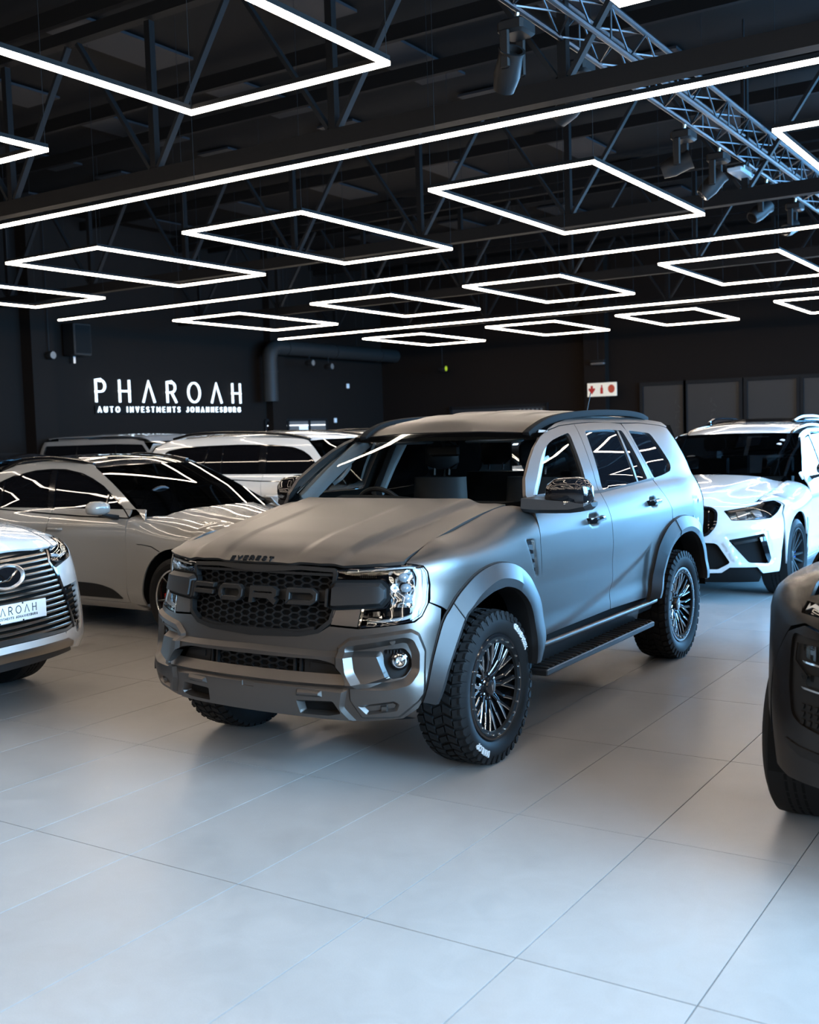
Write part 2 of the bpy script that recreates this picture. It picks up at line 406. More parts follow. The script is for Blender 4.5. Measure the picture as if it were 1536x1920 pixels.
# ---------------------------------------------------------------- room shell
X0, X1, Y0, Y1, ZC = -17.0, 5.0, -13.0, 25.0, 6.1
M_WALL = mat('black_wall_paint', (.0105, .0076, .0062), .8, spec=.08, bump=(40, .2, .002)); M_CEIL = mat('black_roof_sheet', (.007, .0065, .0065), .8, spec=.1)
M_GROUT = mat('floor_joint', (.09, .085, .08), .8); M_STEELB = mat('black_painted_steel', (.009, .009, .0095), .6, spec=.15); M_SHEET = mat('dim_roof_light_sheet', (.017, .018, .021), .6, spec=.15)
M_CHORD = mat('dark_truss_paint', (.0065, .006, .006), .7, spec=.1)
def tile_mat():
    m = bpy.data.materials.new('porcelain_tile'); m.use_nodes = True; nt = m.node_tree; b = nt.nodes['Principled BSDF']
    g = nt.nodes.new('ShaderNodeNewGeometry')
    def noise(sc, det, dist=0): 
        n = nt.nodes.new('ShaderNodeTexNoise'); n.inputs['Scale'].default_value = sc; n.inputs['Detail'].default_value = det; n.inputs['Distortion'].default_value = dist
        nt.links.new(g.outputs['Position'], n.inputs['Vector']); return n
    n1 = noise(1.7, 5, .6); n2 = noise(240, 2); n3 = noise(7, 6, 1.5)
    oi = nt.nodes.new('ShaderNodeObjectInfo')
    def mr(src, a, bb, lo, hi):
        r = nt.nodes.new('ShaderNodeMapRange'); r.inputs[1].default_value = a; r.inputs[2].default_value = bb; r.inputs[3].default_value = lo; r.inputs[4].default_value = hi; nt.links.new(src, r.inputs[0]); return r.outputs[0]
    def mul(a, c):
        k = nt.nodes.new('ShaderNodeMath'); k.operation = 'MULTIPLY'; nt.links.new(a, k.inputs[0]); nt.links.new(c, k.inputs[1]); return k.outputs[0]
    v = mul(mul(mr(n1.outputs[0], .3, .7, .95, 1.05), mr(n3.outputs[0], .3, .7, .95, 1.05)), mul(mr(n2.outputs[0], .35, .65, .96, 1.04), mr(oi.outputs['Random'], 0, 1, .97, 1.03)))
    c = nt.nodes.new('ShaderNodeMix'); c.data_type = 'RGBA'; c.blend_type = 'MULTIPLY'; c.inputs[0].default_value = 1; c.inputs[6].default_value = (.36, .345, .33, 1); nt.links.new(v, c.inputs[7])
    nt.links.new(c.outputs[2], b.inputs['Base Color']); nt.links.new(mr(n3.outputs[0], .3, .7, .28, .40), b.inputs['Roughness'])
    k = nt.nodes.new('ShaderNodeBump'); k.inputs['Strength'].default_value = .06; k.inputs['Distance'].default_value = .002; nt.links.new(n2.outputs[0], k.inputs['Height']); nt.links.new(k.outputs[0], b.inputs['Normal'])
    return m
M_TILE = tile_mat()
def struct(o): o['kind'] = 'structure'; return o
fl = struct(MB().box(((X0+X1)/2, (Y0+Y1)/2, -.06), (X1-X0, Y1-Y0, .112)).build('floor', M_GROUT, smooth=0))
def build_tiles():
    su, sv, ou, ov = .60290, 1.19022, -5.23463, 3.04631; g = .0022
    vis, far = [], []
    cam = np.array([0, 0]); fwd = np.array([-.5446, .8387]); rt = np.array([.8387, .5446])
    for i in range(int((X0-ou)/su)-1, int((X1-ou)/su)+1):
        for j in range(int((Y0-ov)/sv)-1, int((Y1-ov)/sv)+1):
            x0, y0 = ou+i*su, ov+j*sv; x1, y1 = x0+su, y0+sv
            x0, x1, y0, y1 = max(x0, X0), min(x1, X1), max(y0, Y0), min(y1, Y1)
            if x1-x0 < .02 or y1-y0 < .02: continue
            c = np.array([(x0+x1)/2, (y0+y1)/2]); d = c@fwd; a = abs((c@rt)/max(d, .1))
            inview = d > 2.3 and a < .42+.5/max(d, .5)
            (vis if inview else far).append((d, x0, x1, y0, y1))
    vis.sort(); far += vis[290:]; vis = vis[:290]
    me0 = None
    for d, x0, x1, y0, y1 in vis:
        full = abs(x1-x0-su) < 1e-6 and abs(y1-y0-sv) < 1e-6
        if full and me0 is not None: o = link(bpy.data.objects.new('floor_tile', me0), fl)
        else:
            o = MB().box((0, 0, -.004), (x1-x0-2*g, y1-y0-2*g, .008)).build('floor_tile', M_TILE, fl, smooth=0)
            if full: me0 = o.data
        o.location = ((x0+x1)/2, (y0+y1)/2, 0)
    mb = MB()
    for d, x0, x1, y0, y1 in far: mb.box(((x0+x1)/2, (y0+y1)/2, -.004), (x1-x0-2*g, y1-y0-2*g, .008))
    o = mb.build('tiles_out_of_reach', M_TILE, fl, smooth=0); o['kind'] = 'stuff'
build_tiles()
struct(MB().box((X0-.1, (Y0+Y1)/2, ZC/2), (.2, Y1-Y0+.4, ZC)).build('wall_left', M_WALL, smooth=0))
struct(MB().box(((X0+X1)/2, Y0-.1, ZC/2), (X1-X0+.4, .2, ZC)).build('wall_rear', M_WALL, smooth=0))
CEIL = struct(MB().box(((X0+X1)/2, (Y0+Y1)/2, ZC+.06), (X1-X0+.4, Y1-Y0+.4, .12)).build('ceiling', M_CEIL, smooth=0))
# far wall with the row of obscured shop windows
def wall_back():
    a, b, z0, z1 = -2.95, 4.75, .2, 4.2; mb = MB()
    mb.box(((X0-.2+a)/2, Y1+.1, ZC/2), (a-X0+.2, .2, ZC)); mb.box(((b+X1+.2)/2, Y1+.1, ZC/2), (X1+.2-b, .2, ZC))
    mb.box(((a+b)/2, Y1+.1, z0/2), (b-a, .2, z0)); mb.box(((a+b)/2, Y1+.1, (z1+ZC)/2), (b-a, .2, ZC-z1))
    struct(mb.build('wall_back', M_WALL, smooth=0))
    n = 4; w = (b-a)/n
    for i in range(n):
        f = MB()
        for x in (a+i*w+.03, a+(i+1)*w-.03): f.box((x, Y1+.1, (z0+z1)/2), (.06, .08, z1-z0))
        for z in (z0+.03, z1-.03): f.box((a+(i+.5)*w, Y1+.1, z), (w-.12, .08, .06))
        fr = struct(f.build('window_%d' % (i+21), M_STEELB, smooth=0)); MB().box((a+(i+.5)*w, Y1+.1, (z0+z1)/2), (w-.12, .006, z1-z0-.12)).build('pane', K['clear'], fr, smooth=0)
wall_back()
# right wall, open where the shop windows are
def wall_right():
    zs0, zs1, ys = .25, 5.2, [-.4, 23.7]
    mb = MB()
    mb.box((X1+.1, (Y0+ys[0])/2, ZC/2), (.2, ys[0]-Y0, ZC)); mb.box((X1+.1, (ys[1]+Y1)/2, ZC/2), (.2, Y1-ys[1], ZC))
    mb.box((X1+.1, sum(ys)/2, zs0/2), (.2, ys[1]-ys[0], zs0)); mb.box((X1+.1, sum(ys)/2, (zs1+ZC)/2), (.2, ys[1]-ys[0], ZC-zs1))
    struct(mb.build('wall_right', M_WALL, smooth=0))
    n = 10; w = (ys[1]-ys[0])/n
    for i in range(n):
        a, b = ys[0]+i*w, ys[0]+(i+1)*w
        f = MB()
        for y in (a+.03, b-.03): f.box((X1+.1, y, (zs0+zs1)/2), (.08, .06, zs1-zs0))
        for z in (zs0+.03, zs1-.03): f.box((X1+.1, (a+b)/2, z), (.08, w-.12, .06))
        fr = struct(f.build('window_%d' % (i+1), M_STEELB, smooth=0))
        MB().box((X1+.1, (a+b)/2, (zs0+zs1)/2), (.006, w-.12, zs1-zs0-.12)).build('pane', K['clear'], fr, smooth=0)
wall_right()
def far_windows():
    M_PANE = mat('obscured_pane', (.030, .0285, .0275), .45, spec=.25); M_ART = mat('etched_pattern', (.042, .040, .039), .4, spec=.25)
    for i, (a, b) in enumerate([(-9.45, -8.48), (-8.38, -7.17), (-6.98, -5.9), (-5.75, -4.6)]):
        f = MB(); z0, z1 = .15, 2.66; y = Y1
        for x in (a-.04, b+.04): f.box((x, y-.03, (z0+z1)/2), (.08, .06, z1-z0+.16))
        for z in (z0-.04, z1+.04): f.box(((a+b)/2, y-.03, z), (b-a, .06, .08))
        fr = struct(f.build('window_%d' % (i+11), M_STEELB, smooth=0))
        MB().box(((a+b)/2, y-.012, (z0+z1)/2), (b-a, .012, z1-z0)).build('pane', M_PANE, fr, smooth=0)
        if i < 2:
            m = MB(); cx = b-.14 if i == 0 else (a+b)/2
            for k in range(9): m.box((cx+.05*math.sin(k*2.1), y-.019, 1.3+k*.12), (.10, .002, .02), [[math.cos(k), 0, math.sin(k)], [0, 1, 0], [-math.sin(k), 0, math.cos(k)]])
            m.build('etched_ornament', M_ART, fr, smooth=0)
    f = MB(); a, b, z0, z1 = -14.8, -12.0, 1.2, 2.33
    for x in (a, b): f.box((x, Y1-.03, (z0+z1)/2), (.07, .06, z1-z0+.1))
    for z in (z0, z1): f.box(((a+b)/2, Y1-.03, z), (b-a, .06, .07))
    fr = struct(f.build('window_15', M_STEELB, smooth=0)); MB().box(((a+b)/2, Y1-.012, (z0+z1)/2), (b-a, .012, z1-z0)).build('pane', mat('counter_pane', (.03, .03, .032), .35, spec=.25), fr, smooth=0)
    m = MB()
    for k in range(6): m.box((b-.75+k*.12, Y1-.02, z1-.12), (.05, .004, .06))
    m.build('small_sticker_row', mat('faint_sticker', (.12, .14, .15), .4), fr, smooth=0)
far_windows()
struct(MB().box((X0+.15, 13.4, ZC/2), (.3, .5, ZC)).build('trim_1', M_WALL, smooth=0))
struct(MB().box((X0+.10, 20.3, ZC/2), (.2, .5, ZC)).build('trim_2', M_WALL, smooth=0))
struct(MB().box((-10.6, Y1-.12, ZC/2), (.55, .24, ZC)).build('trim_3', M_WALL, smooth=0))

# ---------------------------------------------------------------- led lamps
M_LED = mat('led_diffuser', (.9, .9, .9), .5, emis=(1.0, .83, .66), estr=LAMP); M_HOUS = mat('lamp_housing', (.008, .008, .008), .7, spec=.1)
ZL = 3.857
def bar(mb, a, b, z, w, h):
    a, b = np.array(a), np.array(b); c = (a+b)/2; s = np.abs(b-a)
    mb.box((c[0], c[1], z), (max(s[0], w) if s[0] > s[1] else w, s[1] if s[1] > s[0] else w, h))
def rect_lamp(x, y, lx, ly, label):
    t = empty('rectangular_pendant_lamp', (x, y, ZL)); tag(t, label, 'ceiling lamp', 'rectangular lamps hung under the black roof')
    w = .031; h = MB(); d = MB()
    for mb, z, hh, ww in ((h, .034, .03, w), (d, .006, .026, w*.98)):
        bar(mb, (0-w/2, 0), (lx+w/2, 0), z, ww, hh); bar(mb, (0-w/2, ly), (lx+w/2, ly), z, ww, hh)
        bar(mb, (0, w/2), (0, ly-w/2), z, ww, hh); bar(mb, (lx, w/2), (lx, ly-w/2), z, ww, hh)
    h.build('housing', M_HOUS, t, smooth=0); d.build('light_bar', M_LED, t, smooth=0)
    for cx in (0, lx):
        for cy in (0, ly): MB().tube([(cx, cy, .045), (cx, cy, ZC-ZL-.05)], .0022, 5).build('suspension_cable', M_STEELB, t)
    return t
RX = [-14.22, -11.0, -8.13, -5.12, -2.13]; RY = [2.59, 8.39, 14.2, 20.1]
ROWN = ['in the nearest lamp row', 'in the second lamp row', 'in the third lamp row', 'in the last lamp row']
COLN = ['by the sign wall', 'second from the sign wall', 'in the middle column', 'second from the window side', 'on the window side']
for j, y in enumerate(RY):
    for i, x in enumerate(RX):
        rect_lamp(x, y + (.12 if (i == 0) else 0), 1.55, 2.81, 'rectangular lamp %s, %s' % (ROWN[j], COLN[i]))
for x, y in [(.85, 2.59), (.85, 8.39)] + [(x, y) for y in (-3.2, -9.0) for x in RX[1:] + [.85]]:
    rect_lamp(x, y, 1.55, 2.81, 'white glowing rectangular lamp beyond the edges of the view')
def strip_lamp(y, xa, xb, label):
    t = empty('linear_pendant_lamp', ((xa+xb)/2, y, ZL)); tag(t, label, 'ceiling lamp', 'long straight lamps between the rectangles')
    L = xb-xa; MB().box((0, 0, .034), (L, .031, .03)).build('housing', M_HOUS, t, smooth=0); MB().box((0, 0, .006), (L, .030, .026)).build('light_bar', M_LED, t, smooth=0)
    for xk in [xx - (xa+xb)/2 for xx in (-15.2, -12.1, -9.6, -6.6, -4.2, -.6, 2.0, 4.3)]: MB().tube([(xk, 0, .045), (xk, 0, ZC-ZL-.05)], .0022, 5).build('suspension_cable', M_STEELB, t)
strip_lamp(6.96, -15.45, 4.6, 'longest straight white lamp crossing above the grey off-road car')
strip_lamp(1.12, -15.45, 4.6, 'straight white lamp line above the viewer, out of sight')
strip_lamp(-4.7, -15.45, 4.6, 'straight white lamp line behind the viewer, out of sight')
strip_lamp(12.77, -15.45, 4.6, 'straight white lamp line between the second and third rectangle rows')
strip_lamp(18.78, -15.5, 4.6, 'straight white lamp line farthest back, before the last rectangles')

# ---------------------------------------------------------------- roof steel
def truss(y, label):
    t = empty('roof_truss', (0, y, 4.25)); tag(t, label, 'truss', 'steel roof trusses')
    h = 1.55
    MB().box(((X0+X1)/2, 0, .0), (X1-X0, .13, .15)).build('bottom_chord', M_CHORD, t, smooth=0)
    MB().box(((X0+X1)/2, 0, h), (X1-X0, .12, .12)).build('top_chord', M_CHORD, t, smooth=0)
    k = 0; x = X0+.6
    while x < X1-.5:
        if -16.8 < x < 1.5:
            MB().box((x, 0, h/2), (.07, .07, h-.16)).build('web_post', M_CHORD, t, smooth=0)
            for s in (-1, 1):
                MB().tube([(x+s*.05, 0, .09), (x+s*1.0, 0, h-.08)], .03, 4, sq=(.032, .018)).build('web_diagonal', M_STEELB, t, smooth=0)
        x += 2.15
    return t
for y, l in ((2.9, 'black steel truss over the nearest rectangular lamps'), (7.7, 'black steel truss just behind the longest straight lamp'), (12.5, 'black steel truss before the second straight lamp'), (17.3, 'black steel truss before the third straight lamp'), (22.1, 'black steel truss nearest the far wall')): truss(y, l)
def roof_bits():
    x = -16
    ps = []
    y = 1.5
    k = 0
    while y < 24.5:
        if k % 3: MB().box(((X0+X1)/2, y, 5.93), (X1-X0, .07, .16)).build('roof_purlin', M_CHORD, CEIL, smooth=0)
        y += 1.2; k += 1
    x = -16.2; i = 0
    me = None
    while x < 2.5:
        for j in range(10):
            y = 1.4+j*2.4
            if (x > -13 or y > 6):
                if me is None:
                    o = MB().box((0, 0, 0), (.62, 1.7, .03)).build('roof_light_panel', M_SHEET, CEIL, smooth=0); me = o.data
                else: o = link(bpy.data.objects.new('roof_light_panel', me), CEIL)
                o.location = (x+.1*((j % 2)), y, 6.06)
        x += 2.3
roof_bits()
# ---------------------------------------------------------------- big grey suv: skins
EV_PLAN = [(-2.42, .0), (-2.40, .40), (-2.34, .66), (-2.22, .82), (-2.0, .905), (-1.5, .935), (-.6, .948), (.4, .95), (1.2, .945), (1.6, .935), (1.82, .905),
           (1.98, .83), (2.09, .70), (2.155, .52), (2.195, .28), (2.21, 0)]
_door = [(.30, -.10), (.42, -.035), (.50, -.006), (.58, .004), (.70, -.010), (.85, -.010), (1.0, 0), (1.12, -.004), (1.2, -.022), (1.28, -.055), (1.34, -.09), (1.45, -.130), (1.6, -.195),
         (1.70, -.245), (1.76, -.285), (1.80, -.33)]
_fen = [(.30, -.05), (.5, 0), (.8, 0), (1.0, 0), (1.06, -.004), (1.11, -.018, 1.108), (1.16, -.047, 1.146), (1.22, -.098, 1.175), (1.30, -.175, 1.195), (1.40, -.27, 1.21)]
_fen1 = [(.30, -.06), (.5, -.004), (.7, -.006), (.85, -.006), (1.0, 0), (1.12, -.004), (1.2, -.024, 1.198), (1.26, -.058, 1.247), (1.32, -.106, 1.282), (1.40, -.178, 1.308), (1.5, -.272, 1.33)]
_front = [(.30, .02), (.42, .07), (.52, .085), (.60, .07), (.70, .06), (.80, .05), (.9, .025), (1.0, 0), (1.06, -.006), (1.11, -.025, 1.105), (1.16, -.07, 1.13), (1.22, -.13, 1.14), (1.30, -.21, 1.145), (1.40, -.3, 1.15)]
EVF = Skin(EV_PLAN, {.9: _fen1, 1.75: _fen, 2.1: _front})
EV = Skin(EV_PLAN, {-2.2: _door, .95: _door, 1.2: _fen1, 1.75: _fen, 2.1: _front, 2.9: _front})
def ev_hood(x, y):
    x = np.asarray(x, float); y = np.abs(np.asarray(y, float))
    base = pchip([.8, 1.1, 1.6, 1.95, 2.1, 2.18, 2.24, 2.3], [1.365, 1.332, 1.255, 1.195, 1.165, 1.13, 1.07, .98], x + .18*y*y*sstep((x-1.0)/1.0))
    base = base - .06*y**2
    w = pchip([1.0, 2.2], [.60, .47], x)            # side of the raised centre
    base = base + .028*sstep((w + .035 - y)/.07)*(.35+.65*sstep((2.2-x)/.35))
    w2 = pchip([1.0, 2.2], [.30, .24], x)            # inner shallow fold
    base = base - .008*sstep((w2 + .03 - y)/.06)*sstep((x-1.2)/.4)
    return base
def ev_ws(y, z):
    """windscreen x at (y, z)"""
    y = np.asarray(y, float)
    return pchip([1.2, 1.35, 1.5, 1.72], [1.125, .945, .738, .405], z) - .16*y*y
def ev_roof(x, y):
    y = np.abs(np.asarray(y, float)); x = np.asarray(x, float)
    z = pchip([-2.4, -2.0, -1.4, -.6, -.1, .2, .40, .55], [1.66, 1.765, 1.815, 1.845, 1.838, 1.80, 1.724, 1.64], x)
    z = z - .045*(y/.6)**2.2 - .25*np.clip(y-.62, 0, 1)
    for c in (.14, .38):
        z = z + .012*sstep((.05 - np.abs(y - c))/.03)*sstep((.1 - x)/.3)*sstep((x+2.0)/.2)
    return z
# ---------------------------------------------------------------- wheels
def tyre_mesh(name, parent, R, w, rr, tread=True, n=56):
    """tyre about the y axis, outer face towards +y; carcass with block tread"""
    h = w/2; mb = MB(); rt = R - (.012 if tread else 0)
    prof = [(rr-.012, h*.55), (rr, h*.80), (rr+.018, h*.93), (rr+(R-rr)*.5, h*1.0), (R-.045, h*.97), (R-.022, h*.90), (rt-.003, h*.80), (rt, h*.55), (rt, 0)]
    prof = prof + [(r, -y) for r, y in prof[-2::-1]]
    mb.lathe(prof, 72)
    if not tread:
        g = mb.build(name, K['rubber'], parent); return g
    t = mb.build(name, K['rubber'], parent)
    return t
LUGS = {}
def single_lugs(parent, R, w, n=44):
    """the tyre seen largest carries its lugs one by one"""
    for o in list(parent.children):
        if o.name.startswith('tread_rest'): bpy.data.objects.remove(o)
    for i, m in LUGS['rows'].items():
        me = None
        for k in range(n):
            if me is None: o = m.build('tread_block', K['rubber'], parent, smooth=0); me = o.data
            else: o = link(bpy.data.objects.new('tread_block', me), parent)
            o.rotation_euler = (0, -2*math.pi*k/n, 0)
    LUGS['side'].build('tread_side_lugs', K['rubber'], parent, smooth=0)['kind'] = 'stuff'
def tread_blocks(parent, R, w, n=44, name='tread_rest'):
    """staggered shoulder and centre lugs; the lugs that show largest are single parts sharing a mesh, the rest one joined part"""
    h = w/2
    def lug(a0, da, y0, y1, sk, r0, r1, cut=.06):
        mb = MB(); lo, hi = [], []
        for (ya, aa) in ((y0, -da/2), (y1, -da/2+sk), (y1, da/2+sk), (y0, da/2)):
            for L, r, k in ((lo, r0, 1), (hi, r1, .86)):
                ang = a0 + sk/2 + (aa-sk/2)*k; yy = (y0+y1)/2 + (ya-(y0+y1)/2)*(.93 if r == r1 else 1)
                rr_ = r - (.012 if abs(ya) > h*.88 else 0)
                L.append((rr_*math.cos(ang), yy, rr_*math.sin(ang)))
        mb.loft([lo, hi], True, True); return mb
    rows = [(h*.62, h*.95, .03, .80), (h*.22, h*.57, -.05, .72), (-h*.17, h*.17, .06, .72), (-h*.57, -h*.22, -.05, .72), (-h*.95, -h*.62, .03, .80)]
    rest = MB()
    for i, (a, b, sk, wd) in enumerate(rows):
        for k in range(n):
            da = 2*math.pi/n*wd; a0 = 2*math.pi*(k + (.5 if i % 2 else 0))/n
            m = lug(a0, da, a, b, sk, R-.016, R); rest.add(m.v, m.f)
            if k == 0: LUGS.setdefault('rows', {})[i] = m
    side = MB()
    for k in range(n):                                     # sidewall shoulder lugs
        a0 = 2*math.pi*(k+.25)/n; da = 2*math.pi/n*.5; lo, hi = [], []
        for r, aa in ((R-.050, -da/2), (R-.006, -da/2), (R-.006, da/2), (R-.050, da/2)):
            for L, dy in ((lo, -.006), (hi, .005)):
                y = h*(.97 if r < R-.03 else .90)+dy; L.append((r*math.cos(a0+aa), y, r*math.sin(a0+aa)))
        side.loft([lo, hi], True, True)
    rest.add(side.v, side.f); LUGS['side'] = side
    o = rest.build(name, K['rubber'], parent, smooth=0); o['kind'] = 'stuff'
    return o
def big_rim(parent, R, w):
    """deep dish mesh rim: barrel, bolted outer ring, eight forked spokes with machined edges, hub"""
    h = w/2
    MB().lathe([(R+.004, h*.86), (R, h*.90), (R-.012, h*.90), (R-.022, h*.84), (R-.03, h*.5), (R-.05, -h*.2), (R-.045, -h*.8), (R, -h*.9)], 72).build('rim_barrel', K['rim'], parent)
    MB().lathe([(R-.012, h*.88), (R-.014, h*.905), (R-.040, h*.895), (R-.046, h*.80)], 72).build('rim_ring', K['ring'], parent)
    b = MB()
    for k in range(24):
        a = 2*math.pi*k/24; c = ((R-.027)*math.cos(a), h*.90, (R-.027)*math.sin(a))
        b.lathe([(0, .010), (.0045, .009), (.006, .004), (.0065, 0)], 8, 'y', c)
    b.build('rim_bolts', K['machined'], parent)['kind'] = 'stuff'
    for k in range(8):
        a = 2*math.pi*k/8
        def P(r, da, y): return (r*math.cos(a+da), y, r*math.sin(a+da))
        m = MB(); e = MB()
        yo, yi = h*.80, h*.52
        # forked spoke: trunk from the hub, splits to two arms
        for (r0, d0, r1, d1, w0, w1) in ((.055, 0, .125, .075, .017, .012), (.115, .07, R-.040, .225, .011, .009), (.115, .085, R-.040, -.035, .011, .009), (.065, -.30, R-.125, -.235, .011, .008), (R-.13, -.235, R-.040, -.31, .009, .008)):
            p0, p1 = np.array(P(r0, d0, 0)), np.array(P(r1, d1, 0)); d = p1-p0; d /= np.linalg.norm(d); nrm = np.array([-d[2], 0, d[0]])
            y0 = yi + (yo-yi)*sstep((r0-.05)/(R-.12)); y1 = yi + (yo-yi)*sstep((r1-.05)/(R-.12))
            def ring(p, ww, y): return [p+nrm*ww+[0, y-.004, 0], p+nrm*ww*.55+[0, y, 0], p-nrm*ww*.55+[0, y, 0], p-nrm*ww+[0, y-.004, 0], p-nrm*ww*.9+[0, y-.035, 0], p+nrm*ww*.9+[0, y-.035, 0]]
            m.loft([ring(p0, w0, float(y0)), ring((p0+p1)/2, (w0+w1)/2, float((y0+y1)/2)+.002), ring(p1, w1, float(y1))])
            if r0 > .1:
                for sgn in ((1,) if r0 < R-.103 else (-1,)):
                    q0, q1 = p0+nrm*w0*.8*sgn, p1+nrm*w1*.8*sgn
                    e.tube([q0+[0, float(y0)-.001, 0], (q0+q1)/2+[0, float((y0+y1)/2)+.001, 0], q1+[0, float(y1)-.001, 0]], .0036, 5)
        s = m.build('spoke', K['rim'], parent); e.build('machined_edge', K['machined'], parent)
    MB().lathe([(.078, h*.15), (.078, h*.44), (.070, h*.50), (.050, h*.52), (.048, h*.62), (.043, h*.68), (.03, h*.70), (0, h*.70)], 40).build('hub', K['rim'], parent)
    c = MB()
    c.loft([[(-.012, h*.702, .018), (0, h*.706, .002), (.012, h*.702, .018), (.002, h*.702, -.022), (-.002, h*.702, -.022)], [(-.012, h*.712, .018), (0, h*.714, .006), (.012, h*.712, .018), (.002, h*.712, -.022), (-.002, h*.712, -.022)]])
    c.build('hub_emblem', K['machined'], parent)
    n = MB()
    for k in range(6):
        a = 2*math.pi*(k+.5)/6; n.lathe([(.011, 0), (.011, .014), (.006, .018), (0, .018)], 6, 'y', (.062*math.cos(a), h*.48, .062*math.sin(a)))
    n.build('lug_nut', K['rim'], parent)
    MB().lathe([(.05, -.02), (.165, -.02), (.165, .0), (.05, .0)], 40).build('brake_disc', K['steel'], parent)
    MB().lathe([(0, -h*.3), (R-.03, -h*.3)], 40).build('dark_backing', K['matte'], parent)
def ring_text(parent, txt, r, size, ang, y, name, mat_, flip=False):
    """raised sidewall lettering along a circle; ang = centre angle"""
    L = text_len(txt, .3)*size; m = MB()
    def fn(u, v, h):
        if flip: a = ang + (u-L/2)/r; rr = r - v + size/2
        else: a = ang - (u-L/2)/r; rr = r + v - size/2
        return (-rr*math.cos(a), y+h, rr*math.sin(a))
    for ch, l in letters(txt, size, size*.24, fn, -.004, .0035): m.add(l.v, l.f)
    m.build(name, mat_, parent, smooth=0)
# ---------------------------------------------------------------- big grey off-road suv (main car)
def relief(fn, feats, send, sym=True, soft=False):
    """adds raised (+) or sunk (-) polygon features to a skin; feats [(poly, height, ramp)]"""
    def g(s, t):
        s = np.atleast_1d(np.asarray(s, float)); t = np.atleast_1d(np.asarray(t, float)); ss = np.where(s > send, 2*send-s, s) if sym else s
        q = np.stack([ss, t], 1); ex = np.zeros(len(s))
        for p, h, r in feats:
            mn, mx = np.min(p, 0)-.001, np.max(p, 0)+.001
            k = np.all((q > mn) & (q < mx), 1)
            if k.any(): d = sdist(p, q[k])/r; ex[k] += h*(sstep(d) if r > .036 or soft else np.clip(d, 0, 1))
        return fn(s, t, ex)
    return g
def feat_lines(feats, send, sym=True):
    out = []
    for p, h, r in feats:
        for q in (np.asarray(p), inset(p, r)):
            out.append(q)
            if sym: out.append(np.stack([2*send-q[:, 0], q[:, 1]], 1))
    return out
def symm(half, send):
    """half outline given from the centre line round to the centre line (s <= send) -> full outline"""
    h = np.asarray(half, float); m = np.stack([2*send-h[::-1, 0], h[::-1, 1]], 1)
    return np.vstack([h, m])
def grid_surf(name, rows, mat_, parent, mirror=False, smooth=60):
    mb = MB(); R = [[(p[0], -p[1] if mirror else p[1], p[2]) for p in r] for r in rows]
    mb.loft(R, False, False); return mb.build(name, mat_, parent, smooth=smooth)
def reln(P, n):
    P = np.asarray(P, float); L = np.r_[0, np.cumsum(np.hypot(*np.diff(P, axis=0).T))]; l = np.linspace(0, L[-1], n)
    return np.stack([np.interp(l, L, P[:, 0]), np.interp(l, L, P[:, 1])], 1)

